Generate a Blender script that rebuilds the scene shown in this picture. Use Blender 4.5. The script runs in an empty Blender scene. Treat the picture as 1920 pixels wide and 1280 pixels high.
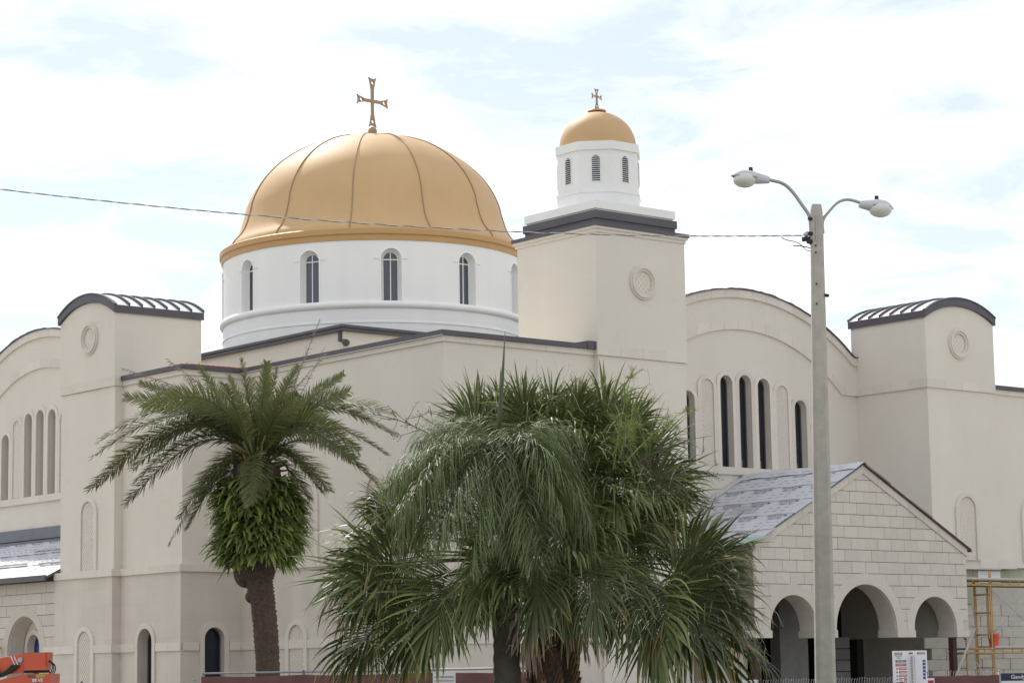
import bpy, bmesh, math, random
from mathutils import Vector as V, Matrix
from mathutils.geometry import tessellate_polygon
random.seed(7)
scene = bpy.context.scene
C = scene.collection
R_ = math.radians

# ------------------------------------------------------------------ camera
cd = bpy.data.cameras.new('camera'); cam = bpy.data.objects.new('camera', cd); C.objects.link(cam)
cd.sensor_width = 36.0; cd.lens = 4423.49 / 1920 * 36.0; cd.clip_start = 0.5; cd.clip_end = 4000
rt, up, fw = (0.77081476, -0.63686567, -0.01570718), (-0.07615165, -0.11659123, 0.99025623), (0.63249152, 0.762108, 0.13836862)
cam.matrix_world = Matrix(((rt[0], up[0], -fw[0], 0), (rt[1], up[1], -fw[1], 0), (rt[2], up[2], -fw[2], 1.7), (0, 0, 0, 1)))
scene.camera = cam

# ------------------------------------------------------------------ sky, sun, exposure
SUN_AZ, SUN_EL = R_(75), R_(46)          # azimuth counted from +x towards +y
world = bpy.data.worlds.new('World'); scene.world = world; world.use_nodes = True
nt = world.node_tree; N = nt.nodes; LK = nt.links
for n in list(N): N.remove(n)
def nn(t, **k):
    n = N.new(t)
    for a, b in k.items(): setattr(n, a, b)
    return n
out = nn('ShaderNodeOutputWorld'); bg = nn('ShaderNodeBackground'); bg.inputs['Strength'].default_value = 0.08
sky = nn('ShaderNodeTexSky', sky_type='NISHITA', sun_disc=False)
sky.sun_elevation = SUN_EL; sky.sun_rotation = math.pi / 2 - SUN_AZ; sky.dust_density = 0.3; sky.ozone_density = 1.0; sky.altitude = 5
tc = nn('ShaderNodeTexCoord'); sp = nn('ShaderNodeSeparateXYZ'); LK.new(tc.outputs['Generated'], sp.inputs[0])
mx = nn('ShaderNodeMath', operation='MAXIMUM'); LK.new(sp.outputs['Z'], mx.inputs[0]); mx.inputs[1].default_value = 0.0
ad = nn('ShaderNodeMath', operation='ADD'); LK.new(mx.outputs[0], ad.inputs[0]); ad.inputs[1].default_value = 0.16
dx = nn('ShaderNodeMath', operation='DIVIDE'); LK.new(sp.outputs['X'], dx.inputs[0]); LK.new(ad.outputs[0], dx.inputs[1])
dy = nn('ShaderNodeMath', operation='DIVIDE'); LK.new(sp.outputs['Y'], dy.inputs[0]); LK.new(ad.outputs[0], dy.inputs[1])
cb = nn('ShaderNodeCombineXYZ'); LK.new(dx.outputs[0], cb.inputs[0]); LK.new(dy.outputs[0], cb.inputs[1]); cb.inputs[2].default_value = 1.7
no = nn('ShaderNodeTexNoise'); no.inputs['Scale'].default_value = 3.6; no.inputs['Detail'].default_value = 11; no.inputs['Roughness'].default_value = 0.62; no.inputs['Distortion'].default_value = 0.5
LK.new(cb.outputs[0], no.inputs['Vector'])
rp = nn('ShaderNodeValToRGB'); rp.color_ramp.elements[0].position = 0.40; rp.color_ramp.elements[1].position = 0.66
rp.color_ramp.elements[0].color = (0.44, 0.44, 0.44, 1); rp.color_ramp.elements[1].color = (1, 1, 1, 1)
LK.new(no.outputs['Fac'], rp.inputs['Fac'])
mixc = nn('ShaderNodeMixRGB'); LK.new(rp.outputs['Color'], mixc.inputs['Fac']); LK.new(sky.outputs[0], mixc.inputs['Color1'])
mixc.inputs['Color2'].default_value = (12.3, 12.5, 12.8, 1)
LK.new(mixc.outputs[0], bg.inputs['Color']); LK.new(bg.outputs[0], out.inputs['Surface'])
sl = bpy.data.lights.new('sun', 'SUN'); sl.energy = 2.8; sl.angle = R_(2.0); sl.color = (1.0, 0.94, 0.86)
so = bpy.data.objects.new('sun', sl); C.objects.link(so); so.location = (0, 0, 60)
sd = V((math.cos(SUN_EL) * math.cos(SUN_AZ), math.cos(SUN_EL) * math.sin(SUN_AZ), math.sin(SUN_EL)))
so.rotation_euler = sd.to_track_quat('Z', 'Y').to_euler()
vs = scene.view_settings; vs.view_transform = 'Standard'; vs.look = 'None'; vs.exposure = 0.44; vs.gamma = 1.0; vs.use_curve_mapping = False

# ------------------------------------------------------------------ materials
MAT = {}
def mat(name, col, rough=0.7, metal=0.0, var=0.0, noise=0.0, nscale=3.0, bump=0.0, bscale=40.0, spec=0.5, objvar=0.0, streak=0.0, brick=None, tip=None, trans=0.0, coat=0.0, blotch=0.0):
    m = bpy.data.materials.new(name); m.use_nodes = True; MAT[name] = m
    t = m.node_tree; n = t.nodes; l = t.links; b = n['Principled BSDF']
    b.inputs['Roughness'].default_value = rough; b.inputs['Metallic'].default_value = metal
    b.inputs['Specular IOR Level'].default_value = spec; b.inputs['Coat Weight'].default_value = coat
    def rgb(c): q = n.new('ShaderNodeRGB'); q.outputs[0].default_value = (*c, 1); return q.outputs[0]
    def mul(a, f):   # colour times scalar socket
        q = n.new('ShaderNodeMixRGB'); q.blend_type = 'MULTIPLY'; q.inputs[0].default_value = 1; l.new(a, q.inputs[1]); l.new(f, q.inputs[2]); return q.outputs[0]
    def maprange(s, a, bb, c, d):
        q = n.new('ShaderNodeMapRange'); l.new(s, q.inputs[0])
        for i, x in enumerate((a, bb, c, d)): q.inputs[1 + i].default_value = x
        return q.outputs[0]
    g = n.new('ShaderNodeNewGeometry').outputs['Position']
    c = rgb(col)
    if tip:
        at = n.new('ShaderNodeAttribute'); at.attribute_name = 'tip'
        q = n.new('ShaderNodeMixRGB'); l.new(at.outputs['Fac'], q.inputs[0]); l.new(c, q.inputs[1]); q.inputs[2].default_value = (*tip, 1); c = q.outputs[0]
    if noise:
        q = n.new('ShaderNodeTexNoise'); q.inputs['Scale'].default_value = nscale; q.inputs['Detail'].default_value = 6; l.new(g, q.inputs['Vector'])
        c = mul(c, maprange(q.outputs['Fac'], .3, .7, 1 - noise, 1 + noise))
    if streak:
        mp = n.new('ShaderNodeMapping'); mp.inputs['Scale'].default_value = (1.6, 1.6, .12); l.new(g, mp.inputs[0])
        q = n.new('ShaderNodeTexNoise'); q.inputs['Scale'].default_value = 1.2; q.inputs['Detail'].default_value = 5; l.new(mp.outputs[0], q.inputs['Vector'])
        c = mul(c, maprange(q.outputs['Fac'], .3, .7, 1 - streak, 1 + streak * .6))
    if blotch:      # faint trowel patches and warmer stained areas
        mp = n.new('ShaderNodeMapping'); mp.inputs['Scale'].default_value = (1, 1, 1.7); l.new(g, mp.inputs[0])
        q = n.new('ShaderNodeTexNoise'); q.inputs['Scale'].default_value = 1.9; q.inputs['Detail'].default_value = 9; q.inputs['Roughness'].default_value = .7; q.inputs['Distortion'].default_value = .8; l.new(mp.outputs[0], q.inputs['Vector'])
        r_ = n.new('ShaderNodeMixRGB'); l.new(maprange(q.outputs['Fac'], .52, .72, 0, 1), r_.inputs[0]); r_.inputs[1].default_value = (1, 1, 1, 1); r_.inputs[2].default_value = (1 - blotch * .6, 1 - blotch, 1 - blotch * 1.7, 1)
        c = mul(c, r_.outputs[0])
    if objvar:
        oi = n.new('ShaderNodeObjectInfo'); c = mul(c, maprange(oi.outputs['Random'], 0, 1, 1 - objvar, 1 + objvar))
    if brick:
        # faint joints between large facing panels: (width, height, depth of tone)
        sx = n.new('ShaderNodeSeparateXYZ'); l.new(g, sx.inputs[0])
        a1 = n.new('ShaderNodeMath'); a1.operation = 'ADD'; l.new(sx.outputs[0], a1.inputs[0]); l.new(sx.outputs[1], a1.inputs[1])
        cm = n.new('ShaderNodeCombineXYZ'); l.new(a1.outputs[0], cm.inputs[0]); l.new(sx.outputs[2], cm.inputs[1])
        q = n.new('ShaderNodeTexBrick'); l.new(cm.outputs[0], q.inputs['Vector']); q.inputs['Scale'].default_value = 1
        q.inputs['Color1'].default_value = (1, 1, 1, 1); q.inputs['Color2'].default_value = (.955, .95, .945, 1); q.inputs['Mortar'].default_value = (brick[2],) * 3 + (1,)
        q.inputs['Mortar Size'].default_value = .006; q.inputs['Brick Width'].default_value = brick[0]; q.inputs['Row Height'].default_value = brick[1]
        c = mul(c, q.outputs['Color'])
    l.new(c, b.inputs['Base Color'])
    if bump:
        q = n.new('ShaderNodeTexNoise'); q.inputs['Scale'].default_value = bscale; q.inputs['Detail'].default_value = 4; l.new(g, q.inputs['Vector'])
        bp = n.new('ShaderNodeBump'); bp.inputs['Strength'].default_value = bump; bp.inputs['Distance'].default_value = .02; l.new(q.outputs['Fac'], bp.inputs['Height']); l.new(bp.outputs[0], b.inputs['Normal'])
    if trans:
        tr = n.new('ShaderNodeBsdfTranslucent'); ms = n.new('ShaderNodeMixShader'); ms.inputs[0].default_value = trans
        l.new(c, tr.inputs['Color']); l.new(b.outputs[0], ms.inputs[1]); l.new(tr.outputs[0], ms.inputs[2])
        l.new(ms.outputs[0], n['Material Output'].inputs['Surface'])
    return m
mat('stucco', (.67, .622, .55), .9, noise=.03, nscale=.5, bump=.35, bscale=45, streak=.015, blotch=.045)
mat('stone', (.65, .60, .535), .85, noise=.03, nscale=4, bump=.15, bscale=50, objvar=.055)
mat('plinth_stone', (.605, .555, .49), .85, noise=.05, nscale=1.2, bump=.15, bscale=50, brick=(.9, .45, .90), streak=.05)
mat('block_stone', (.56, .515, .46), .88, noise=.03, nscale=6, bump=.2, bscale=70, objvar=.05)
mat('joint', (.22, .19, .17), .95)
mat('white_paint', (.80, .80, .785), .6, noise=.015, nscale=1, streak=.03, bump=.08, bscale=40)
mat('white_trim', (.85, .85, .84), .45)
mat('gold', (.55, .36, .175), .60, metal=.0, noise=.03, nscale=.9, spec=.5, bump=.12, bscale=1.6, streak=.03); MAT['gold'].node_tree.nodes['Principled BSDF'].inputs['Coat Roughness'].default_value = .5
mat('gold_trim', (.50, .305, .13), .5, metal=.05, spec=.3, noise=.03, nscale=2)
mat('rib_metal', (.36, .24, .13), .55, metal=.2)
mat('bronze', (.33, .235, .14), .5, metal=.3)
mat('dark_metal', (.088, .082, .094), .5, metal=.25, noise=.10, nscale=1.5)
mat('roof_panel_metal', (.80, .81, .83), .35, metal=.0, objvar=.03)
mat('membrane', (.74, .68, .575), .8, noise=.05)
mat('glass_dark', (.018, .02, .023), .12, spec=.6, noise=.3, nscale=1.2)
mat('glass_drum', (.05, .055, .07), .16, spec=.7, objvar=.3)
mat('glass_blue', (.006, .009, .024), .15, spec=.5, noise=.3, nscale=2)
mat('window_frame', (.09, .095, .10), .5)
mat('glass_stained', (.05, .07, .25), .2, noise=.5, nscale=8)
mat('sheet', (.55, .555, .60), .55, noise=.05, nscale=2, objvar=.03, bump=.3, bscale=5)
mat('sheet_dark', (.16, .165, .19), .6, noise=.1, nscale=3)
mat('sheet_mid', (.38, .39, .43), .6, noise=.06, nscale=3)
mat('print', (.19, .19, .24), .8)
mat('plywood_green', (.33, .47, .42), .8)
mat('sheathing', (.36, .38, .27), .85, noise=.06, nscale=2)
mat('cmu', (.50, .465, .42), .95, noise=.08, nscale=5, bump=.3, bscale=60, objvar=.06)
mat('cmu_shaded', (.15, .145, .14), .95, noise=.1, nscale=4, objvar=.1)  # block colour darkened, porch shade painted into the inner pier
mat('interior_shade', (.035, .033, .031), .9)  # shade of the deep interior put into the porch and nave colour
mat('concrete', (.42, .39, .345), .9, noise=.10, nscale=6, bump=.25, bscale=50, streak=.10)
mat('lamp_grey', (.50, .52, .55), .45, metal=.1)
mat('lamp_arm', (.36, .36, .35), .5, metal=.4)
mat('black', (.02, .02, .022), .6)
mat('wire', (.12, .12, .13), .5)
mat('wire_pale', (.55, .54, .52), .5)
mat('scaffold_yellow', (.46, .28, .10), .55, noise=.2, nscale=8)
mat('rail_grey', (.30, .30, .31), .55, metal=.3)
mat('galv', (.45, .45, .46), .45, metal=.5)
mat('rust', (.06, .03, .027), .8, noise=.2, nscale=8)
mat('orange_plastic', (.70, .115, .055), .5)
mat('machine_orange', (.62, .085, .025), .38, noise=.05, nscale=3, coat=.3)
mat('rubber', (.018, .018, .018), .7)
mat('windscreen', (.15, .066, .064), .85, noise=.15, nscale=3)
mat('ground', (.34, .315, .265), .95, noise=.12, nscale=.5)
mat('sign_white', (.74, .75, .78), .5)
mat('ink_black', (.02, .02, .02), .6); mat('ink_red', (.42, .03, .05), .6); mat('ink_green', (.015, .20, .13), .6); mat('ink_blue', (.03, .07, .30), .6); mat('ink_yellow', (.45, .40, .08), .6); mat('banner_navy', (.02, .025, .055), .6)
mat('roof_tile', (.22, .07, .05), .8, objvar=.15)
mat('lens', (.60, .60, .58), .22, spec=.6)
# foliage
mat('date_leaf', (.105, .12, .042), .5, tip=(.30, .31, .13), objvar=.25, trans=.17, spec=.35)
mat('date_dead', (.25, .19, .155), .7, objvar=.15, trans=.15)
mat('date_rachis', (.16, .13, .05), .5)
mat('fan_leaf', (.074, .098, .028), .46, tip=(.28, .32, .12), objvar=.3, trans=.18, spec=.38)
mat('fan_leaf_old', (.064, .086, .026), .46, tip=(.36, .23, .07), objvar=.25, trans=.16, spec=.45)
mat('petiole', (.07, .085, .03), .45)
mat('petiole_dark', (.035, .028, .018), .7)
mat('queen_leaf', (.10, .138, .052), .48, tip=(.30, .35, .16), objvar=.15, trans=.22, spec=.45)
mat('spear', (.06, .08, .035), .45)
mat('thread', (.50, .49, .36), .6)
mat('palm_bark', (.085, .058, .046), .95, noise=.35, nscale=14, bump=.8, bscale=30)
mat('queen_bark', (.085, .070, .062), .9, noise=.25, nscale=5, bump=.4, bscale=25)
mat('boot', (.17, .10, .065), .85, noise=.2, nscale=10, objvar=.3)
mat('fern', (.115, .155, .04), .5, tip=(.26, .32, .08), trans=.3)
mat('flower_stalk', (.075, .052, .035), .8)
mat('flower_fresh', (.27, .31, .085), .6, trans=.3)
mat('berry', (.02, .016, .014), .5)

# ------------------------------------------------------------------ mesh helpers
class MB:
    def __init__(s): s.v = []; s.f = []; s.t = None
    def poly(s, pts):
        i = len(s.v); s.v += [tuple(p) for p in pts]; s.f.append(tuple(range(i, i + len(pts))))
    def box(s, x0, x1, y0, y1, z0, z1):
        i = len(s.v)
        s.v += [(x, y, z) for z in (z0, z1) for y in (y0, y1) for x in (x0, x1)]
        s.f += [tuple(i + k for k in q) for q in ((0, 2, 3, 1), (4, 5, 7, 6), (0, 1, 5, 4), (2, 6, 7, 3), (0, 4, 6, 2), (1, 3, 7, 5))]
        return s
    def prism(s, outer, f, w0, w1, holes=()):
        loops = [list(outer)] + [list(h) for h in holes]
        flat = [p for lp in loops for p in lp]; n = len(flat)
        tris = tessellate_polygon([[V((p[0], p[1], 0)) for p in lp] for lp in loops])
        i = len(s.v)
        s.v += [tuple(f(u, v, w0)) for u, v in flat] + [tuple(f(u, v, w1)) for u, v in flat]
        s.f += [(i + a, i + b, i + c) for a, b, c in tris] + [(i + n + c, i + n + b, i + n + a) for a, b, c in tris]
        k = 0
        for lp in loops:
            m = len(lp)
            for j in range(m):
                a, b = k + j, k + (j + 1) % m
                s.f.append((i + a, i + b, i + n + b, i + n + a))
            k += m
        return s
    def strip2(s, A, B, close=False):      # quads between two equally long polylines
        i = len(s.v); n = len(A); s.v += [tuple(p) for p in A] + [tuple(p) for p in B]
        for j in range(n if close else n - 1):
            a, b = j, (j + 1) % n; s.f.append((i + a, i + b, i + n + b, i + n + a))
        return s
    def tube(s, pts, rad, k=6, cap=True):
        pts = [V(p) for p in pts]; n = len(pts); i = len(s.v); prev = None
        if not hasattr(rad, '__len__'): rad = [rad] * n
        for j, p in enumerate(pts):
            d = (pts[min(j + 1, n - 1)] - pts[max(j - 1, 0)]).normalized()
            a = V((0, 0, 1)) if abs(d.z) < .9 else V((1, 0, 0))
            if prev is not None: a = prev
            b = d.cross(a); b = b.normalized() if b.length > 1e-6 else V((1, 0, 0)); a2 = b.cross(d).normalized(); prev = a2
            for q in range(k):
                an = 2 * math.pi * q / k; s.v.append(tuple(p + (a2 * math.cos(an) + b * math.sin(an)) * rad[j]))
        for j in range(n - 1):
            for q in range(k):
                s.f.append((i + j * k + q, i + j * k + (q + 1) % k, i + (j + 1) * k + (q + 1) % k, i + (j + 1) * k + q))
        if cap:
            s.f.append(tuple(i + q for q in range(k))[::-1]); s.f.append(tuple(i + (n - 1) * k + q for q in range(k)))
        return s
    def lathe(s, prof, c, k=48, a0=0, a1=2 * math.pi, axis=None):
        i = len(s.v); full = abs(a1 - a0 - 2 * math.pi) < 1e-6; m = k if full else k + 1
        for r, z in prof:
            for q in range(m):
                an = a0 + (a1 - a0) * q / k; s.v.append((c[0] + r * math.cos(an), c[1] + r * math.sin(an), z))
        for j in range(len(prof) - 1):
            for q in range(k):
                q2 = (q + 1) % m
                s.f.append((i + j * m + q, i + j * m + q2, i + (j + 1) * m + q2, i + (j + 1) * m + q))
        return s
    def sphere(s, c, r, k=12, h=8, sx=1, sy=1, sz=1):
        i = len(s.v)
        for j in range(h + 1):
            ph = math.pi * j / h
            for q in range(k):
                an = 2 * math.pi * q / k; s.v.append((c[0] + sx * r * math.sin(ph) * math.cos(an), c[1] + sy * r * math.sin(ph) * math.sin(an), c[2] + sz * r * math.cos(ph)))
        for j in range(h):
            for q in range(k): s.f.append((i + j * k + q, i + j * k + (q + 1) % k, i + (j + 1) * k + (q + 1) % k, i + (j + 1) * k + q))
        return s
WL = {}
def link(o, parent, loc=(0, 0, 0)):
    C.objects.link(o); loc = V(loc); WL[o.name] = loc.copy()
    if parent: o.parent = parent; o.location = loc - WL[parent.name]
    else: o.location = loc
    return o
def tag(o, label=None, cat=None, group=None, kind=None):
    if label: o['label'] = label
    if cat: o['category'] = cat
    if group: o['group'] = group
    if kind: o['kind'] = kind
    return o
def thing(name, loc, label, cat, group=None): return tag(link(bpy.data.objects.new(name, None), None, loc), label, cat, group)
def mk(name, mb, m, smooth=False, recalc=True, ang=None):
    me = bpy.data.meshes.new(name); me.from_pydata(mb.v, [], mb.f)
    if recalc:
        bm = bmesh.new(); bm.from_mesh(me); bmesh.ops.remove_doubles(bm, verts=bm.verts, dist=1e-5); bmesh.ops.recalc_face_normals(bm, faces=bm.faces); bm.to_mesh(me); bm.free()
    me.materials.append(MAT[m])
    if smooth:
        me.polygons.foreach_set('use_smooth', [True] * len(me.polygons))
        if ang: me.set_sharp_from_angle(angle=R_(ang))
    if mb.t is not None and len(mb.t) == len(me.vertices):
        a = me.attributes.new('tip', 'FLOAT', 'POINT'); a.data.foreach_set('value', mb.t)
    me.update(); return me
def add(name, mb, m, parent=None, smooth=False, recalc=True, ang=None, loc=(0, 0, 0)):
    return link(bpy.data.objects.new(name, mk(name, mb, m, smooth, recalc, ang)), parent, loc)
def inst(name, me, parent, loc, rot=None, scale=None):
    o = bpy.data.objects.new(name, me); link(o, parent, loc)
    if rot: o.rotation_euler = rot
    if scale: o.scale = scale
    return o
def RY(Y): return lambda u, v, w: (u, Y + w, v)       # facade looking to -y
def LX(X): return lambda u, v, w: (X + w, u, v)       # facade looking to -x
def arch(c, hw, z0, top, n=14, rev=False):
    zs = top - hw; p = [(c - hw, z0)] + [(c - hw * math.cos(math.pi * k / n), zs + hw * math.sin(math.pi * k / n)) for k in range(n + 1)] + [(c + hw, z0)]
    return p
def rect(a, b, c, d): return [(a, c), (b, c), (b, d), (a, d)]
def text_mesh(body, size, m, bold=0.0):
    cu = bpy.data.curves.new('lettering', 'FONT'); cu.body = body; cu.size = size; cu.align_x = 'CENTER'; cu.align_y = 'CENTER'; cu.resolution_u = 2; cu.offset = bold
    o = bpy.data.objects.new('lettering', cu); C.objects.link(o); bpy.context.view_layer.update()
    me = bpy.data.meshes.new_from_object(o.evaluated_get(bpy.context.evaluated_depsgraph_get())); C.objects.unlink(o); bpy.data.objects.remove(o)
    me.materials.clear(); me.materials.append(MAT[m]); return me
CUBE = {}
def ublock(m):
    if m not in CUBE: CUBE[m] = mk('stone', MB().box(-.5, .5, -.5, .5, -.5, .5), m)
    return CUBE[m]
def block(name, m, parent, a, b):
    """one box-shaped piece from corner a to corner b, sharing one cube mesh"""
    return inst(name, ublock(m), parent, [(p + q) / 2 for p, q in zip(a, b)], scale=[abs(q - p) for p, q in zip(a, b)])
def band(parent, f, u0, u1, v0, v1, w0, w1, seg=.75, m='stone', name='cornice_stone', gap=.006):
    n = max(1, round((u1 - u0) / seg))
    for k in range(n):
        a = u0 + (u1 - u0) * k / n + (gap / 2 if k else 0); b = u0 + (u1 - u0) * (k + 1) / n - (gap / 2 if k < n - 1 else 0)
        block(name, m, parent, f(a, v0, w0), f(b, v1, w1))

# ------------------------------------------------------------------ ground
g = MB(); g.poly([(-600, -600, 0), (1400, -600, 0), (1400, 1400, 0), (-600, 1400, 0)])
tag(add('ground', g, 'ground', recalc=False), kind='structure')
mat('added_lawn', (.055, .075, .025), .95, noise=.25, nscale=3)  # unseen dark grass sheet, added to cut ground bounce under the palms
g = MB(); g.poly([(9, 30, .004), (22, 18, .004), (36, 22, .004), (33.5, 26.5, .004), (27, 35, .004), (25.5, 41, .004), (31.5, 43, .004), (31, 52, .004), (24, 52, .004), (14, 44, .004)])
tag(add('added_lawn', g, 'added_lawn', recalc=False), kind='structure')

# ------------------------------------------------------------------ the church
CH = thing('church', (46.5, 63, 0), 'beige stucco domed church with gold dome, bell tower and scaffolded porch', 'church')
def wall(outer, f, w0, w1, holes=(), m='stucco', name='wall', parent=CH): return add(name, MB().prism(outer, f, w0, w1, holes), m, parent)
def boxw(x0, x1, y0, y1, z0, z1, m='stucco', name='wall', parent=CH): return add(name, MB().box(x0, x1, y0, y1, z0, z1), m, parent)
def coping(x0, x1, y0, y1, z0, z1, parent=CH): return boxw(x0, x1, y0, y1, z0, z1, 'dark_metal', 'coping', parent)
def lattice(parent, f, c, hw, z0, top, w=-.014, step=.085, t=.034, circle=None):
    """woven diagonal relief inside an arched or round field"""
    mb = MB(); h = top - z0
    def inside(u, v):
        if circle: return (u - c) ** 2 + (v - circle[0]) ** 2 < circle[1] ** 2
        if abs(u - c) > hw or v < z0 or v > top: return False
        zs = top - hw
        return v < zs or (u - c) ** 2 + (v - zs) ** 2 < hw * hw
    if circle: z0, top, hw = circle[0] - circle[1], circle[0] + circle[1], circle[1]
    L = (top - z0) + 2 * hw; k = 0; off = -2 * hw
    while off < (top - z0):
        for sgn in (1, -1):
            pts = [q * .02 for q in range(int(2 * hw / .02) + 1)]
            ins = [q for q in pts if inside(c + sgn * (q - hw), z0 + off + q)]
            if len(ins) > 2:
                a, b = ins[0], ins[-1]; d = t / 1.414
                p = [(c + sgn * (a - hw) - sgn * d / 2, z0 + off + a + d / 2), (c + sgn * (a - hw) + sgn * d / 2, z0 + off + a - d / 2), (c + sgn * (b - hw) + sgn * d / 2, z0 + off + b - d / 2), (c + sgn * (b - hw) - sgn * d / 2, z0 + off + b + d / 2)]
                mb.prism(p, f, w + (0 if sgn > 0 else .004), .01)
        off += step * 1.414
    return tag(add('lattice_relief', mb, 'stone', parent), kind='stuff')
def niche(f, c, hw, z0, top, w=0, ring=.15):
    s = add('niche_surround', MB().prism(arch(c, hw + ring, z0, top + ring * .8) , f, w - .055, w + .01, [arch(c, hw, z0 + .01, top)]), 'stone', CH)
    lattice(s, (lambda u, v, ww: f(u, v, ww + w)), c, hw - .01, z0, top - .01)
def surround(f, c, hw, z0, top, w=0, ring=.14, proud=.045):
    o, i = arch(c, hw + ring, z0, top + ring), arch(c, hw, z0, top)
    mb = MB().prism(o + i[::-1], f, w - proud, w + .005)
    return add('window_surround', mb, 'stone', CH)
def window(f, c, hw, z0, top, w, depth, m='glass_dark', mull=1, frame='window_frame'):
    p = add('window', MB().prism(arch(c, hw, z0, top), f, w + depth, w + depth + .03), m, CH)
    fr = .03; mb = MB().prism(arch(c, hw, z0, top) + arch(c, hw - fr, z0 + .0, top - fr)[::-1], f, w + depth - .04, w + depth - .002)
    if mull: mb.prism(rect(c - .014, c + .014, z0, top - .03), f, w + depth - .035, w + depth - .003)
    add('window_frame', mb, frame, p)
    return p
def medallion(f, c, z, r=.45, ri=.29, woven=True, w=0):
    n = 36; o = [(c + r * math.cos(2 * math.pi * k / n), z + r * math.sin(2 * math.pi * k / n)) for k in range(n)]
    i = [(c + ri * math.cos(2 * math.pi * k / n), z + ri * math.sin(2 * math.pi * k / n)) for k in range(n)]
    m1 = [(c + (r - .05) * math.cos(2 * math.pi * k / n), z + (r - .05) * math.sin(2 * math.pi * k / n)) for k in range(n)]
    mb = MB().prism(o, f, w - .05, w + .01, [i]); mb.prism(m1, f, w - .085, w - .049, [[(c + (r - .10) * math.cos(2 * math.pi * k / n), z + (r - .10) * math.sin(2 * math.pi * k / n)) for k in range(n)]])
    s = add('medallion', mb, 'stone', CH)
    if woven: lattice(s, (lambda u, v, ww: f(u, v, ww + w)), c, ri, 0, 0, circle=(z, ri - .01), step=.11, t=.05, w=-.013)

ZK, ZP = 9.46, 4.37
# --- corner block nearest the street (walls at x=34.05 and y=43.58)
fA, fA2 = LX(34.05), RY(43.58)
wall(rect(43.58, 52.2, ZP, 9.6), fA, 0, .4); wall(rect(34.45, 38.85, ZP, 9.6), fA2, 0, .4)
wall(rect(43.48, 52.1, 0, ZP), fA, -.1, .4, m='plinth_stone'); wall(rect(34.45, 38.85, 0, ZP), fA2, -.1, .4, m='plinth_stone')
boxw(34.45, 42.0, 43.98, 57, 9.3, 9.5, 'membrane', 'flat_roof')
band(CH, fA, 43.53, 52.2, ZK, 9.6, -.05, 0); band(CH, fA2, 34.05, 38.8, ZK, 9.6, -.05, 0)
coping(33.93, 34.35, 43.46, 52.2, 9.605, 9.72); coping(34.35, 38.72, 43.46, 43.9, 9.605, 9.72); coping(38.5, 38.8, 43.44, 43.92, 9.60, 9.80)
add('drip_edge', MB().box(33.935, 33.95, 43.47, 52.2, 9.592, 9.606), 'white_trim', CH)
band(CH, fA, 43.42, 52.1, ZP, 4.56, -.16, 0); band(CH, fA2, 34.05, 38.8, ZP, 4.56, -.16, 0)
band(CH, fA, 43.44, 52.1, 2.36, 2.57, -.14, -.1); band(CH, fA2, 34.0, 38.8, 2.36, 2.57, -.14, -.1)
niche(fA, 49.2, .33, 4.57, 6.45); niche(fA, 49.55, .33, .6, 2.95, w=-.1)
niche(fA, 46.3, .33, 4.57, 6.45); niche(fA, 46.3, .33, .6, 2.95, w=-.1)
# --- set-back block beside the left pavilion (walls at x=32.2 and y=52.2)
fB, fB2 = LX(32.2), RY(52.2)
wall(rect(52.2, 55.2, ZP, 9.6), fB, 0, .4); wall(rect(32.6, 34.05, ZP, 9.6), fB2, 0, .4)
wh = arch(53.8, .36, .6, 2.96); wall(rect(52.1, 55.2, 0, ZP), fB, -.1, .4, [wh], 'plinth_stone'); surround(fB, 53.8, .36, .6, 2.96, -.1); window(fB, 53.8, .36, .6, 2.96, -.1, .3)
wb = arch(33.1, .30, .6, 2.95); wall(rect(32.6, 34.05, 0, ZP), fB2, -.1, .4, [wb], 'plinth_stone'); surround(fB2, 33.1, .30, .6, 2.95, -.1); window(fB2, 33.1, .30, .6, 2.95, -.1, .18, 'glass_blue', mull=0)
boxw(32.6, 41, 52.6, 58, 9.3, 9.5, 'membrane', 'flat_roof')
band(CH, fB, 52.15, 55.2, ZK, 9.6, -.05, 0); band(CH, fB2, 32.2, 34.0, ZK, 9.6, -.05, 0)
coping(32.08, 32.5, 52.08, 55.15, 9.605, 9.72); coping(32.5, 33.93, 52.08, 52.5, 9.605, 9.72)
band(CH, fB, 52.04, 55.1, ZP, 4.56, -.16, 0); band(CH, fB2, 32.2, 33.89, ZP, 4.56, -.16, 0)
for a, b in ((52.06, 53.28), (54.32, 55.1)): band(CH, fB, a, b, 2.36, 2.57, -.14, -.1)
for a, b in ((32.15, 32.64), (33.56, 33.9)): band(CH, fB2, a, b, 2.36, 2.57, -.14, -.1)
tile = mk('roof_tile', MB().tube([(0, 0, 0), (0, .35, .10)], .075, 8), 'roof_tile', True)
for k in range(12): inst('roof_tile', tile, CH, (32.75 + k * .16, 52.5, 9.72))
# --- dome base block behind
boxw(40.2, 53, 56.24, 70, 9.3, 11.72); coping(40.06, 53.1, 56.10, 70, 11.72, 11.82); coping(40.0, 53.1, 56.04, 70, 11.822, 11.9)
fl = thing('floodlight', (40.06, 56.3, 11.35), 'small dark floodlight under the roof edge below the white drum', 'floodlight')
add('bracket', MB().box(40.12, 40.24, 56.30, 56.40, 11.42, 11.70), 'dark_metal', fl); add('lamp_head', MB().tube([(40.2, 56.22, 11.42), (40.14, 56.05, 11.36), (40.10, 55.95, 11.33)], [.07, .10, .11], 10), 'dark_metal', fl)

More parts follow.
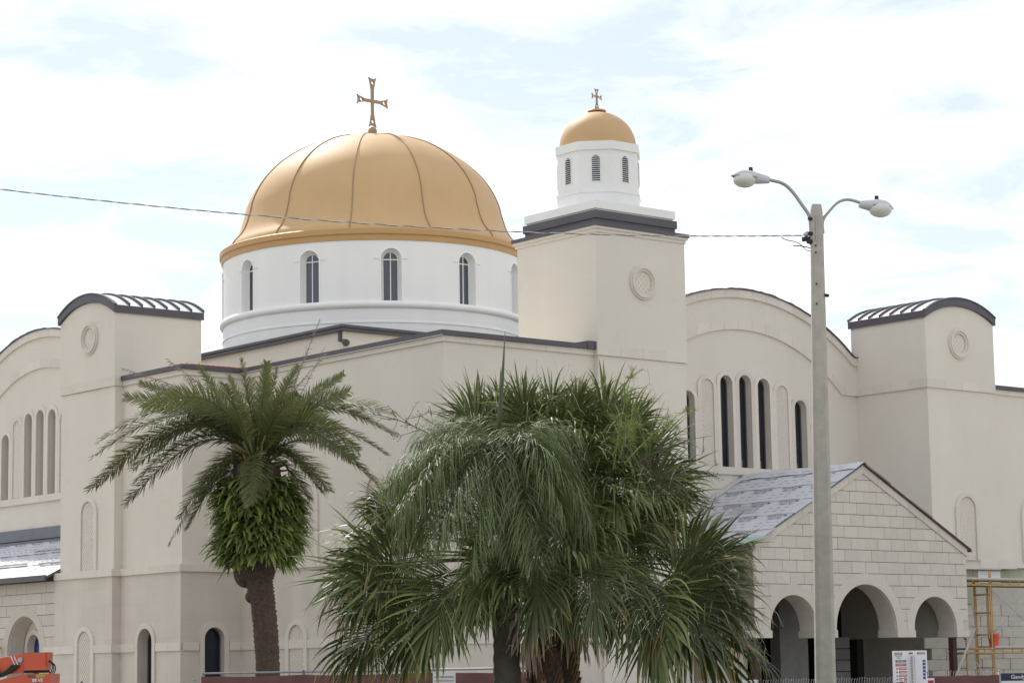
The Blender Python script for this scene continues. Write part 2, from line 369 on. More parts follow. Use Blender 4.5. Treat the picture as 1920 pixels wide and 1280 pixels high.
# --- gable arms with stepped slit windows
def gable(f, c, ua, ub, vault, apex=12.16, wd=.22, zb=0):
    RT, RL = 6.92, 5.73
    def top(u, d=0.0):
        x = abs(u - c); return max(apex - d - (RT - math.sqrt(max(0, RT * RT - min(x, RT) ** 2))), 10.56 - d)
    def low(u):
        x = abs(u - c); return max(11.04 - (RL - math.sqrt(max(0, RL * RL - min(x, RL) ** 2))), ZK)
    n = 56; us = [ua + (ub - ua) * k / n for k in range(n + 1)]
    spec = [(-4, 8.55, 1), (-3, 9.20, 1), (-2, 9.57, 0), (-1, 9.72, 1), (0, 9.77, 1), (1, 9.72, 1), (2, 9.57, 0), (3, 9.20, 1), (4, 8.55, 1)]
    holes = []; sp_ = .735; z0 = 7.18
    for k, t, o in spec:
        if o and ua < c + k * sp_ - .4 and c + k * sp_ + .4 < ub: holes.append(arch(c + k * sp_, .24, z0, t))
    wall([(ua, zb), (ub, zb)] + [(u, top(u, .02)) for u in us[::-1]], f, 0, wd + .12, holes)
    add('arch_band', MB().prism([(u, low(u)) for u in us] + [(u, top(u, .01)) for u in us[::-1]], f, -.05, 0), 'stucco', CH)
    m = 18; s = [ua + (ub - ua) * k / m for k in range(m + 1)]
    for k in range(m):      # ring of stones along the lower edge of the band, and the top fascia
        q = [s[k] + .003 + (s[k + 1] - s[k] - .006) * j / 4 for j in range(5)]
        add('arch_stone', MB().prism([(u, low(u)) for u in q] + [(u, low(u) + .27) for u in q[::-1]], f, -.055, -.0505), 'stone', CH)
        add('fascia_stone', MB().prism([(u, top(u, .23)) for u in q] + [(u, top(u, .005)) for u in q[::-1]], f, -.115, -.0505), 'stone', CH)
    rnd = random.Random(3); mb = MB(); wz = [rnd.uniform(-.012, .02) for _ in us]
    for k in range(n):
        a, b = us[k], us[k + 1]
        mb.prism([(a, top(a)), (b, top(b)), (b, top(b) + .03 + wz[k + 1]), (a, top(a) + .03 + wz[k])], f, -.16, 1.2)
    add('coping', mb, 'dark_metal', CH)
    add('vault_roof', MB().prism([(ua, 9.3)] + [(ub, 9.3)] + [(u, top(u, .05)) for u in us[::-1]], f, wd + .5, vault), 'membrane', CH)
    for k, t, o in spec:
        u = c + k * sp_
        if not (ua < u - .4 and u + .4 < ub): continue
        surround(f, u, .24, z0, t, ring=.125)
        if o: window(f, u, .24, z0, t, 0, wd, mull=1)
        else: lattice(CH, f, u, .235, z0 + .01, t)
    band(CH, f, ua, ub, 6.97, 7.175, -.07, 0)
for k in (0, 1, 3): block('window_sticker', 'lamp_grey', CH, (46.66 + k * .735 - .06, 46.335, 7.2), (46.66 + k * .735 + .05, 46.345, 7.42))
gable(RY(46.13), 46.66, 41.6, 51.3, 2.2, zb=4.5)
gable(LX(34.4), 63.85, 58.0, 69.7, 2.0, 12.2, .36)

# --- barrel-roofed pavilions
def pavilion(f, u0, u1, dep, plinth):
    ze = 11.45; c = (u0 + u1) / 2; n = 20
    def arc(a, b, z0, rise): return [(a + (b - a) * k / n, z0 + rise * (1 - ((2 * k / n) - 1) ** 2 * .92 - .08 * ((2 * k / n) - 1) ** 4)) for k in range(n + 1)]
    wall(rect(u0, u1, ZP, ZK), f, 0, dep)
    if plinth: wall(rect(u0 - .1, u1 + .1, 0, ZP), f, -.1, dep, m='plinth_stone')
    wall([(u0 - .04, ZK), (u1 + .04, ZK)] + arc(u0 - .04, u1 + .04, ze, .42)[::-1], f, -.04, dep + .02)
    ua, ub = u0 - .09, u1 + .09
    top_ = arc(ua, ub, ze + .19, .46); inn = arc(ua, ub, ze - .01, .435)
    r = add('barrel_roof', MB().prism(inn + top_[::-1], f, -.11, dep + .08), 'dark_metal', CH)
    add('roof_lip', MB().prism([(u, z + .0) for u, z in top_] + [(u * 1.0 + (u - c) * .015, z + .035) for u, z in top_[::-1]], f, -.13, -.02), 'dark_metal', r)
    k = 7; g0, g1 = -.02, dep + .06
    for j in range(k):
        a, b = g0 + (g1 - g0) * j / k, g0 + (g1 - g0) * (j + 1) / k
        add('roof_panel', MB().prism([(u, z + .004) for u, z in top_] + [(u, z + .016) for u, z in top_[::-1]], f, a + .02, b - .03), 'roof_panel_metal', r)
        add('seam_rib', MB().prism([(u, z) for u, z in top_] + [(u + (u - c) * .02, z + .075) for u, z in top_[::-1]], f, b - .03, b + .02), 'dark_metal', r)
    return r
pavilion(LX(31.94), 55.2, 58.1, 2.66, True); pavilion(RY(43.46), 51.28, 54.2, 2.75, False)
fL, fR = LX(31.94), RY(43.46)
band(CH, fL, 55.15, 58.14, ZK, 9.72, -.046, 0); band(CH, RY(55.2), 31.94, 34.55, ZK, 9.72, -.046, 0); band(CH, fR, 51.28, 54.24, ZK, 9.72, -.046, 0); band(CH, LX(51.28), 43.41, 46.1, ZK, 9.72, -.046, 0)
band(CH, fL, 55.04, 58.16, ZP, 4.56, -.16, 0); band(CH, RY(55.2), 31.94, 32.09, ZP, 4.56, -.16, 0, seg=.3)
for a, b in ((55.06, 56.02), (57.06, 58.12)): band(CH, fL, a, b, 2.36, 2.57, -.14, -.1)
band(CH, RY(55.2), 31.84, 32.06, 2.36, 2.57, -.14, -.1, seg=.4)
niche(fL, 56.55, .34, 4.57, 6.44); niche(fL, 56.5, .36, .6, 2.95, w=-.1); niche(fR, 52.76, .36, 4.62, 6.42)
medallion(fL, 56.49, 10.88, w=-.04); medallion(fR, 52.67, 10.80, w=-.04, ri=.28)
# --- right-hand corner block
wall(rect(54.2, 62, 4.44, 9.6), RY(43.58), 0, .4); band(CH, RY(43.58), 54.24, 61, ZK, 9.6, -.05, 0); coping(54.3, 62, 43.46, 43.9, 9.605, 9.72)
boxw(54.2, 62, 43.98, 57, 9.3, 9.5, 'membrane', 'flat_roof'); niche(RY(43.58), 55.85, .36, 4.62, 6.42)
band(CH, RY(43.58), 53.25, 54.9, 4.40, 4.62, -.135, -.02)
# unfinished lower wall on the right: sheathing boards above concrete block courses
boxw(51.3, 62, 43.75, 44.0, 0, 4.44, 'cmu', 'rough_wall'); boxw(51.3, 51.6, 44.002, 46.3, 0, 4.44, 'cmu', 'rough_wall')
for a, b, c_, d in ((51.35, 53.2, 3.40, 4.36), (53.22, 55.4, 3.95, 4.36)): block('sheathing_board', 'sheathing', CH, (a, 43.69, c_), (b, 43.745, d))
block('sheathing_board', 'sign_white', CH, (53.4, 43.66, 4.0), (54.4, 43.69, 4.34))
for r in range(11):
    z = .02 + r * .305
    for k in range(12):
        x = 51.3 + k * .62 - (r % 2) * .31
        block('rough_block', 'cmu', CH, (x + .006, 43.70 - .012 * ((r + k) % 2), z), (x + .612, 43.752, z + .295))

# --- bell tower
fT = RY(43.42); tw = boxw(38.81, 41.82, 43.42, 46.45, 0, ZK); boxw(38.78, 41.85, 43.39, 46.45, ZK, 12.6)
band(CH, fT, 38.77, 41.86, ZK, 9.72, -.036, 0)
add('cornice', MB().box(38.75, 41.88, 43.36, 46.51, 12.57, 12.66), 'stone', CH); add('cornice', MB().box(38.71, 41.92, 43.32, 46.55, 12.66, 12.72), 'stone', CH)
coping(38.68, 41.95, 43.29, 46.58, 12.722, 12.81); coping(38.94, 41.69, 43.55, 46.32, 12.81, 12.97); coping(38.90, 41.73, 43.51, 46.36, 12.97, 13.17)
add('parapet_slab', MB().box(38.98, 41.65, 43.59, 46.28, 13.17, 13.22), 'white_paint', CH); add('parapet_slab', MB().box(38.93, 41.70, 43.54, 46.33, 13.222, 13.43), 'white_paint', CH)
medallion(fT, 40.35, 11.42, w=-.03)
TX, TY = 40.31, 44.94
def octo(ap, z0, z1, m, name, off=22.5):
    r = ap / math.cos(R_(22.5)); mb = MB(); P = [(TX + r * math.cos(R_(off + 45 * k)), TY + r * math.sin(R_(off + 45 * k))) for k in range(8)]
    mb.prism(P, lambda u, v, w: (u, v, w), z0, z1); return add(name, mb, m, CH)
octo(1.055, 13.37, 13.84, 'white_paint', 'lantern_base'); octo(1.075, 13.80, 13.86, 'white_paint', 'lantern_moulding'); octo(1.03, 13.86, 14.92, 'white_paint', 'lantern'); octo(1.075, 14.92, 15.14, 'white_paint', 'lantern_cap')
for az in (225, 180, 270, 135, 315):
    a = R_(az); nx, ny = math.cos(a), math.sin(a); ux, uy = -ny, nx
    f = lambda u, v, w, nx=nx, ny=ny, ux=ux, uy=uy: (TX + nx * (1.03 - w) + ux * u, TY + ny * (1.03 - w) + uy * u, v)
    lv = add('louvre_opening', MB().prism(arch(0, .105, 14.11, 14.78), f, -.004, .0), 'black', CH)
    add('louvre_surround', MB().prism(arch(0, .135, 14.08, 14.81) + arch(0, .105, 14.08, 14.78)[::-1], f, -.02, .002), 'white_paint', lv)
    sl_ = MB(); n = 12
    for k in range(n):
        z = 14.125 + k * (.65 / n); hw = .104 if z < 14.66 else math.sqrt(max(.0004, .104 ** 2 - (z + .015 - 14.675) ** 2))
        o = inst('louvre_slat', mk('louvre_slat', MB().prism([(-.045, .004), (.0, .030), (.0, .036), (-.045, .010)], lambda u, v, w, f=f, z=z: f(w, z + v, u), -hw, hw), 'white_trim'), lv, (0, 0, 0))
dprof = [(1.0 * math.cos(t), 15.14 + .06 + .93 * math.sin(t)) for t in [k * math.pi / 2 / 14 for k in range(15)]]
ld = add('lantern_dome', MB().lathe([(1.0, 15.12)] + dprof[:-1] + [(.001, dprof[-1][1])], (TX, TY), 48), 'gold', CH, True)
add('dome_disc', MB().lathe([(.001, 16.14), (.24, 16.14), (.245, 16.17), (.23, 16.185), (.06, 16.19), (.05, 16.25), (.001, 16.26)], (TX, TY), 24), 'gold_trim', ld, True, ang=40)

def cross(parent, c, z0, H, span, zbar, t, th, m):
    """flared cross with horned ends and round holes, lying in the x-z plane"""
    x0, y0 = c; mb = MB(); a = t / 2
    def arm(L, base):      # outline of one arm along +s from s=base, returns (s, half width)
        return [(base, a), (L * .50, a * 1.05), (L * .72, a * 1.75), (L * .88, a * 2.3), (L, a * 3.0)]
    def place(d):          # arm direction to u,v
        return {'u': lambda s, h: (x0 + h, zbar + s), 'd': lambda s, h: (x0 - h, zbar - s), 'r': lambda s, h: (x0 + s, zbar - h), 'l': lambda s, h: (x0 - s, zbar + h)}[d]
    f = RY(y0)
    for d, L in (('u', z0 + H - zbar), ('d', zbar - z0), ('r', span), ('l', span)):
        P = place(d); A = arm(L, a); hl = [(L * .93 - a * 2.2 + 1.3 * a * math.cos(k * math.pi / 5), 1.3 * a * math.sin(k * math.pi / 5)) for k in range(10)]
        o = [P(s, h) for s, h in A] + [P(L * .955, 0)] + [P(s, -h) for s, h in A[::-1]]
        mb.prism(o, f, -th / 2, th / 2, [[P(s, h) for s, h in hl]])
        for sg in (1, -1):
            u, v = P(L, sg * a * 3.0); mb.sphere((u, y0, v), t * .28, 8, 6)
    mb.prism(rect(x0 - a, x0 + a, zbar - a, zbar + a), f, -th / 2, th / 2)
    return add('cross', mb, m, parent)
cross(ld, (TX, TY), 16.24, .52, .165, 16.56, .045, .03, 'bronze')

# --- drum and great dome
DC = (46.45, 63.2)
DR, DZ0, DZ1 = 5.05, 13.28, 15.27
mb = MB(); mid = []
per = 24
def arcz(u, hw, zs): return zs + math.sqrt(max(0, hw * hw - u * u))
HO, HI, ZS, DEP = .33, .245, 14.65, .25
for k in range(12):
    a0 = R_(30 * k)
    edges = [-HO * math.cos(math.pi * j / 12) / DR for j in range(13)]
    th = [-R_(15) + (edges[0] + R_(15)) * j / 6 for j in range(6)] + edges + [edges[-1] + (R_(15) - edges[-1]) * (j + 1) / 6 for j in range(6)]
    for j in range(len(th) - 1):
        p, q = th[j], th[j + 1]; za = zb = DZ0
        if p > edges[0] - 1e-6 and q < edges[-1] + 1e-6: za, zb = arcz(p * DR, HO, ZS), arcz(q * DR, HO, ZS)
        P = lambda t, z: (DC[0] + DR * math.cos(a0 + t), DC[1] + DR * math.sin(a0 + t), z)
        mb.poly([P(p, za), P(q, zb), P(q, DZ1), P(p, DZ1)])
drum = add('drum', mb, 'white_paint', CH, True, ang=35)
for k in range(12):
    a0 = R_(30 * k); nx, ny = math.cos(a0), math.sin(a0)
    def PO(u, z, r=DR): return (DC[0] + r * math.cos(a0 + u / DR), DC[1] + r * math.sin(a0 + u / DR), z)
    f = lambda u, v, w, nx=nx, ny=ny: (DC[0] + nx * (DR - DEP - w) - ny * u, DC[1] + ny * (DR - DEP - w) + nx * u, v)
    oo = [PO(u, z) for u, z in arch(0, HO, DZ0, ZS + HO)]; ii = [f(u, z, 0) for u, z in arch(0, HI, DZ0, ZS + HI)]
    rv = add('window_reveal', MB().strip2(oo, ii), 'white_paint', CH, False, False)
    if 90 < (30 * k) % 360 < 360:
        mo = [PO(u, z, DR + .02) for u, z in arch(0, HO + .04, DZ0, ZS + HO + .04)]; mi = [PO(u, z, DR + .02) for u, z in arch(0, HO - .0, DZ0, ZS + HO)]
        mi2 = oo; mo2 = [PO(u, z, DR - .01) for u, z in arch(0, HO + .04, DZ0, ZS + HO + .04)]
        e = MB(); e.strip2(mo, mi); e.strip2(mi, mi2); e.strip2(mo2, mo); add('archivolt', e, 'white_trim', rv, False, False)
        for sg in (-1, 1):
            e = MB(); A = [PO(sg * (HO + .02 + .2 * j / 3), ZS, DR + .03) for j in range(4)]; B = [PO(sg * (HO + .02 + .2 * j / 3), ZS + .035, DR + .03) for j in range(4)]; D_ = [PO(sg * (HO + .02 + .2 * j / 3), ZS, DR - .01) for j in range(4)]
            e.strip2(A, B); e.strip2(A, D_); add('impost', e, 'white_trim', rv, False, False)
    wn = add('drum_window', MB().prism(arch(0, HI, DZ0, ZS + HI), f, .005, .03), 'glass_drum', CH)
    e = MB().prism(rect(-.014, .014, DZ0, ZS + HI - .01), f, -.03, .004); e.prism(rect(-HI, HI, ZS - .02, ZS + .012), f, -.025, .003)
    e.prism(arch(0, HI, DZ0, ZS + HI) + arch(0, HI - .02, DZ0, ZS + HI - .02)[::-1], f, -.022, .002); add('muntin', e, 'white_trim', wn)
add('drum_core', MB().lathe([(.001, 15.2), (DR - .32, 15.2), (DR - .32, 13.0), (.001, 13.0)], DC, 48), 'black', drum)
add('drum_moulding', MB().lathe([(5.0, 13.06), (5.09, 13.08), (5.135, 13.13), (5.15, 13.19), (5.14, 13.25), (5.09, 13.30), (4.7, 13.31)], DC, 120), 'white_paint', CH, True)
add('drum_skirt', MB().lathe([(5.03, 11.6), (5.03, 12.60), (5.055, 12.61), (5.055, 12.66), (5.035, 12.68), (5.035, 13.08)], DC, 120), 'white_paint', CH, True, ang=30)
add('gold_cornice', MB().lathe([(4.9, 15.22), (5.085, 15.24), (5.10, 15.40), (5.12, 15.415), (5.15, 15.44), (5.155, 15.60), (5.12, 15.63), (4.8, 15.66)], DC, 144), 'gold_trim', CH, True, ang=30)
ell = [(4.40 * math.cos(t), 16.33 + 3.36 * math.sin(t)) for t in [R_(4) + (R_(90) - R_(4)) * k / 28 for k in range(29)]]
prof = [(4.96, 15.64), (4.93, 15.74), (4.86, 15.84), (4.75, 15.95), (4.64, 16.08), (4.54, 16.24), (4.455, 16.44), (4.39, 16.66), (4.325, 16.88)] + [p for p in ell if p[1] > 17.0]
prof[-1] = (.001, prof[-1][1])
dome = add('dome', MB().lathe(prof, DC, 144), 'gold', CH, True)
for k in range(12):
    a = R_(30 * k + 15); pts = [(DC[0] + (r + .012) * math.cos(a), DC[1] + (r + .012) * math.sin(a), z + .012) for r, z in prof[:-2]]
    add('dome_rib', MB().tube(pts, .019, 6), 'rib_metal', dome, True)
add('dome_ball', MB().sphere((DC[0], DC[1], 19.90), .155, 20, 14, sz=1.05).lathe([(.10, 19.66), (.09, 19.76), (.001, 19.78)], DC, 16), 'bronze', dome, True)
cross(dome, DC, 20.07, 1.68, .63, 20.95, .097, .07, 'bronze')

# --- entrance porch on the right front
PY = 41.72; fP = RY(PY); PC = 46.48; PX0, PX1 = 42.36, 50.54
ARC = [(43.74, .87, 2.65), (46.47, 1.18, 2.64), (49.18, .87, 2.65)]
def rake(x): return 6.90 - abs(x - PC) * .515
out_ = [(PX0, 2.43), (PX1, 2.43), (PX1, rake(PX1) - .05), (PC, 6.85), (PX0, rake(PX0) - .05)]
cut = []
body = [(PX0, 2.43)]
for c, r, zs in ARC:
    body += [(c - r, 2.43)] + [(c - r * math.cos(math.pi * k / 20), zs + r * math.sin(math.pi * k / 20)) for k in range(21)] + [(c + r, 2.43)]
body += [(PX1, 2.43), (PX1, rake(PX1) - .05), (PC, 6.85), (PX0, rake(PX0) - .05)]
pw = add('porch_wall', MB().prism(body, fP, .042, .62), 'joint', CH)
for c, r, zs in ARC:        # arch rings and corbels with their soffits
    o = [(c - r - .27, 2.62)] + [(c - (r + .27) * math.cos(math.pi * k / 24), zs + (r + .27) * math.sin(math.pi * k / 24)) for k in range(25)] + [(c + r + .27, 2.62)]
    i = [(c - r + .012, 2.62)] + [(c - (r - .012) * math.cos(math.pi * k / 24), zs + (r - .012) * math.sin(math.pi * k / 24)) for k in range(25)] + [(c + r - .012, 2.62)]
    add('arch_ring', MB().prism(o + i[::-1], fP, -.008, .05), 'block_stone', pw)
    i2 = [(c - (r - .004) * math.cos(math.pi * k / 24), zs + (r - .004) * math.sin(math.pi * k / 24)) for k in range(25)]
    i2 = [(i2[0][0], 2.62)] + i2 + [(i2[-1][0], 2.62)]; i3 = [(c + (u - c) * (1 - .02), v - .012) for u, v in i2]
    add('arch_soffit', MB().prism(i2 + i3[::-1], fP, .05, .615), 'block_stone', pw)
xs = [PX0 - .03] + [v for c, r, zs in ARC for v in (c - r + .03, c + r - .03)] + [PX1 + .03]
xs[1] = ARC[0][0] - ARC[0][1] + .05
for a, b in zip(xs[0::2], xs[1::2]): block('corbel', 'block_stone', pw, (a, PY - .03, 2.43), (b, PY + .66, 2.62))
def clip(poly, nx, nz, d):      # keep p.n >= d
    r = []
    for k in range(len(poly)):
        p, q = poly[k], poly[(k + 1) % len(poly)]; sp1, sq = p[0] * nx + p[1] * nz - d, q[0] * nx + q[1] * nz - d
        if sp1 >= 0: r.append(p)
        if sp1 * sq < 0: t = sp1 / (sp1 - sq); r.append((p[0] + (q[0] - p[0]) * t, p[1] + (q[1] - p[1]) * t))
    return r
rr = random.Random(5); H = .305; BL = .516
nrm = math.hypot(1, .515)
for row in range(-7, 8):
    z0 = 4.70 + row * H; z1 = z0 + H - .014
    if z1 < 2.63: continue
    x = PX0 - (BL / 2 if row % 2 else 0) + .0
    while x < PX1:
        p = rect(max(x, PX0) + .0045, min(x + BL, PX1) - .0045, max(z0, 2.625), z1); x += BL
        if p[1][0] - p[0][0] < .05: continue
        for sg in (1, -1): p = clip(p, -sg * .515 / nrm, -1 / nrm, -(6.90 - .20 + sg * PC * .515) / nrm) if len(p) > 2 else []
        for c, r, zs in ARC:
            if len(p) < 3: break
            cx = sum(q[0] for q in p) / len(p); cz = sum(q[1] for q in p) / len(p)
            ex = max(min(q[0] for q in p) - c, c - max(q[0] for q in p), 0); ez = max(min(q[1] for q in p) - zs, 0)
            if math.hypot(ex, ez) > r + .16: continue
            if cz < zs: p = clip(p, 1 if cx > c else -1, 0, (1 if cx > c else -1) * c + r + .06) if abs(cx - c) < r + .9 else p
            else:
                d = math.hypot(cx - c, cz - zs)
                if d < r + .9: n_ = ((cx - c) / d, (cz - zs) / d); p = clip(p, n_[0], n_[1], n_[0] * c + n_[1] * zs + r + .06)
        if len(p) < 3: continue
        if max(q[0] for q in p) - min(q[0] for q in p) < .03 or max(q[1] for q in p) - min(q[1] for q in p) < .02: continue
        add('stone', MB().prism(p, fP, rr.uniform(-.004, .004), .043), 'block_stone', pw)
for sg in (1, -1):              # sloping rake stones
    L = 4.09; n = 7
    for k in range(n):
        a, b = L * k / n + .004, L * (k + 1) / n - .004
        xa, xb = PC + sg * a, PC + sg * b
        if k == 0: xa = PC
        add('rake_stone', MB().prism([(xa, rake(xa) - .20), (xb, rake(xb) - .20), (xb, rake(xb) + .0), (xa, rake(xa) + .0)], fP, -.035, .05), 'block_stone', pw)
# porch roof: deck, overlapping underlayment sheets and their printed lettering
YB = 46.10
rf = add('porch_roof', MB().prism([(PC, 6.93), (PX1 + .12, rake(PX1 + .12) + .03), (PX1 + .12, rake(PX1 + .12) + .0), (PC, 6.90), (PX0 - .12, rake(PX0 - .12) + .0), (PX0 - .12, rake(PX0 - .12) + .03)], RY(PY), -.06, YB - PY), 'sheet_dark', CH)
mark = text_mesh('TITANIUM\n PSU 30', .155, 'print', .002)
mark2 = mk('printed_dashes', (lambda m: [m.box(-.5 + k * .36, -.5 + k * .36 + .19, -.006, .006, -.001, .001) for k in range(3)] and m)(MB()), 'print')
ang = math.atan(.515)
def sheets(parent, org, du, dv, U, n, seed, marks=True, cut0=0.0):
    """strips of underlayment: org = lower near corner, du along eave (unit), dv up the slope (unit), U length, n strips"""
    r = random.Random(seed); nrm_ = V(du).cross(V(dv)).normalized()
    if nrm_.z < 0: nrm_ = -nrm_
    w = 4.62 / n if n == 5 else .92
    for k in range(n):
        mb = MB(); nu = 26; j0 = r.uniform(-.10, .06); j1 = r.uniform(-.06, .10); rows = []
        for q in range(5):
            v = (q / 4) * (w + .09) + k * w - .05
            row = []
            for i in range(nu + 1):
                u = j0 + (U + j1 - j0) * i / nu
                wob = (.018 * math.sin(i * .9 + k * 2 + seed) + r.uniform(-.008, .008)) if q == 0 else 0
                h = .008 + .005 * (1 - q / 4) + (.007 * abs(math.sin(i * .55 + k + q * .6)) if q < 3 else 0) + r.uniform(0, .003)
                if i in (0, 1) : h += .0
                row.append(V(org) + V(du) * u + V(dv) * (v + wob) + nrm_ * (h + .002 * k))
            rows.append(row)
        for a, b in zip(rows, rows[1:]): mb.strip2(a, b)
        s = add('underlayment_sheet', mb, 'sheet', parent, True)
        if marks:
            M = Matrix((V(du), V(dv), nrm_)).transposed(); e = M.to_euler()
            for i in range(int(U / 1.05) + 1):
                u = .42 + i * 1.05 + (k % 2) * .35 + r.uniform(-.03, .03)
                if u > U - .3: break
                inst('printed_lettering', mark, s, V(org) + V(du) * u + V(dv) * (k * w + w * .74) + nrm_ * .032, e)
                for dv_ in (.18, .40): tag(inst('printed_dashes', mark2, s, V(org) + V(du) * (u + r.uniform(-.1, .1)) + V(dv) * (k * w + w * dv_) + nrm_ * .034, e, (.8, 1, 1)), kind='stuff')
cs, sn = math.cos(ang), math.sin(ang)
sheets(rf, (PX0 - .14, YB - .02, rake(PX0 - .14) + .03), (0, -1, 0), (cs, 0, sn), YB - PY + .04, 5, 1)
sheets(rf, (PX1 + .14, PY - .06, rake(PX1 + .14) + .03), (0, 1, 0), (-cs, 0, sn), YB - PY + .04, 5, 2, False)
# ridge strip, loose patches, step flashing against the church wall
mb = MB(); A = []; B = []; D_ = []
for i in range(20):
    y = PY - .10 + (YB - PY) * i / 19; wv = .012 * math.sin(i * 1.3)
    A.append((PC - .34, y, rake(PC - .34) + .075 + wv)); B.append((PC, y, 6.995 + wv)); D_.append((PC + .34, y, rake(PC + .34) + .075 - wv))
mb.strip2(A, B); mb.strip2(B, D_); rs = add('ridge_sheet', mb, 'sheet', rf)
for i in range(5): inst('printed_lettering', mark2, rs, (PC - .2, PY + .5 + i * .85, rake(PC - .2) + .09), Matrix((V((0, -1, 0)), V((cs, 0, sn)), V((-sn, 0, cs)))).transposed().to_euler())
def patch(name, m, x0, x1, y0, y1, sk=0.0, h=.05):
    e = MB(); q = [(x0, y0), (x0, y1), (x1, y1 + sk), (x1, y0 + sk)]; e.poly([(x, y, rake(x) + h + .03) for x, y in q]); e.poly([(x, y, rake(x) + h + .022) for x, y in q[::-1]]); e.strip2([(x, y, rake(x) + h + .03) for x, y in q], [(x, y, rake(x) + h + .022) for x, y in q], True)
    return add(name, e, m, rf)
patch('loose_patch', 'sheet_mid', 44.0, 44.5, 43.3, 44.3, .1, .03); patch('step_flashing', 'sheet_dark', 42.3, 43.1, 45.6, 46.08, .0, .045); patch('flashing_sheet', 'sheet', 43.1, 46.2, 45.75, 46.06, .05, .05)
patch('bare_deck', 'plywood_green', 42.25, 42.60, 41.68, 42.5, -.3, .03)
e = MB().prism([(PC + .02, rake(PC) + .0), (PX1 + .17, rake(PX1 + .17) + .0), (PX1 + .17, rake(PX1 + .17) + .075), (PC + .02, rake(PC) + .055)], RY(PY), -.075, .06); add('rake_edge', e, 'rust', rf)
# porch inside: ceiling, side walls, an inner pier and steel posts
boxw(PX0 + .05, PX1 - .05, PY + .63, YB - .03, 4.55, 4.62, 'interior_shade', 'porch_ceiling')
boxw(PX0 + .01, PX0 + .3, PY + .63, YB - .03, 0, 4.9, 'block_stone', 'porch_side_wall'); boxw(PX1 - .31, PX1 - .01, PY + .63, YB - .03, 2.45, 4.7, 'block_stone', 'porch_side_wall')
boxw(44.95, 46.0, 43.4, 43.75, 0, 4.5, 'cmu_shaded', 'inner_pier')
for r in range(8): block('pier_block', 'cmu_shaded', CH, (48.0 + .05 * (r % 2), 44.3, .02 + r * .31), (48.6, 44.6, .31 + r * .31))
boxw(42.7, 50.2, 42.4, 54, .0, .05, 'interior_shade', 'porch_floor'); boxw(50.02, 50.17, 41.85, 42.0, 0, 2.43, 'rust', 'steel_post'); boxw(42.42, 42.57, 41.85, 42.0, 0, 2.43, 'rust', 'steel_post')
boxw(41.85, 51.27, 54.0, 54.3, 0, 4.6, 'interior_shade', 'nave_wall'); boxw(51.0, 51.27, 46.2, 54, 0, 4.6, 'interior_shade', 'nave_wall'); boxw(41.85, 42.2, 46.4, 54, 0, 4.6, 'interior_shade', 'nave_wall'); boxw(41.85, 51.27, 46.08, 54.2, 4.61, 4.75, 'interior_shade', 'nave_ceiling')
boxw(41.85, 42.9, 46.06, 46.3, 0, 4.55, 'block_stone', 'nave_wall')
add('timber_prop', MB().tube([(50.72, 41.66, 2.66), (49.9, 41.66, 1.45), (49.3, 41.66, .55)], .04, 4), 'concrete', CH)

# --- lean-to aisle on the left front
fW = LX(31.9); AY = 60.05
lw = add('aisle_wall', MB().prism(rect(58.2, 69.7, 0, 4.36), fW, .04, .5, [arch(AY, .98, .3, 3.46)]), 'joint', CH)
o = arch(AY, 1.26, .3, 3.72, 20); i = arch(AY, .97, .3, 3.45, 20); add('arch_ring', MB().prism(o + i[::-1], fW, -.01, .05), 'block_stone', lw)
i2 = arch(AY, .978, .3, 3.458, 20); i3 = arch(AY, .955, .3, 3.435, 20); add('arch_soffit', MB().prism(i2 + i3[::-1], fW, .05, .5), 'block_stone', lw)
add('recessed_wall', MB().prism(rect(58.6, 61.6, 0, 3.7), fW, .52, .8, [arch(60.40, .36, .6, 2.95)]), 'stucco', lw)
sr = surround(LX(31.9), 60.40, .36, .6, 2.95, w=.52); window(LX(31.9), 60.40, .36, .6, 2.95, .52, .22, 'glass_stained', 0)
for row in range(0, 7):
    z1 = 4.36 - row * .305; z0 = z1 - .291
    if z0 < 2.55: z0 = 2.55
    if z1 - z0 < .05: continue
    y = 58.205 - (.3 if row % 2 else 0)
    while y < 64.5:
        p = rect(max(y, 58.205) + .0045, y + .58 - .0045, z0, z1); y += .58
        if p[1][0] - p[0][0] < .06: continue
        cx, cz = (p[0][0] + p[1][0]) / 2, (z0 + z1) / 2
        for c in (AY, AY + 3.6):
            zs = 3.46 - .98
            ex = max(min(q[0] for q in p) - c, c - max(q[0] for q in p), 0) if len(p) > 2 else 9; ez = max(min(q[1] for q in p) - zs, 0) if len(p) > 2 else 9
            if math.hypot(ex, ez) > 1.14: continue
            if len(p) > 2 and abs(cx - c) < 2.1:
                if cz < zs: sg = 1 if cx > c else -1; p = clip(p, sg, 0, sg * c + 1.1)
                else: d = math.hypot(cx - c, cz - zs); p = clip(p, (cx - c) / d, (cz - zs) / d, ((cx - c) * c + (cz - zs) * zs) / d + 1.07) if d < 2 else p
        if len(p) < 3: continue
        add('stone', MB().prism(p, fW, rr.uniform(-.004, .004), .043), 'block_stone', lw)
band(lw, fW, 58.2, 58.84, 2.36, 2.57, -.06, .04); band(lw, fW, 61.3, 63, 2.36, 2.57, -.06, .04)
wall(rect(58.2, 69.7, 0, 2.36), fW, .0, .039, [arch(AY, 1.2, .1, 2.36 - .01)], 'plinth_stone')
la = math.atan2(5.9 - 4.55, 34.4 - 31.56)
e = MB().prism([(31.56, 4.44), (31.56, 4.50), (34.40, 5.86), (34.40, 5.78)], lambda u, v, w: (u, w, v), 58.12, 69.6); lr = add('aisle_roof', e, 'sheet_dark', CH)
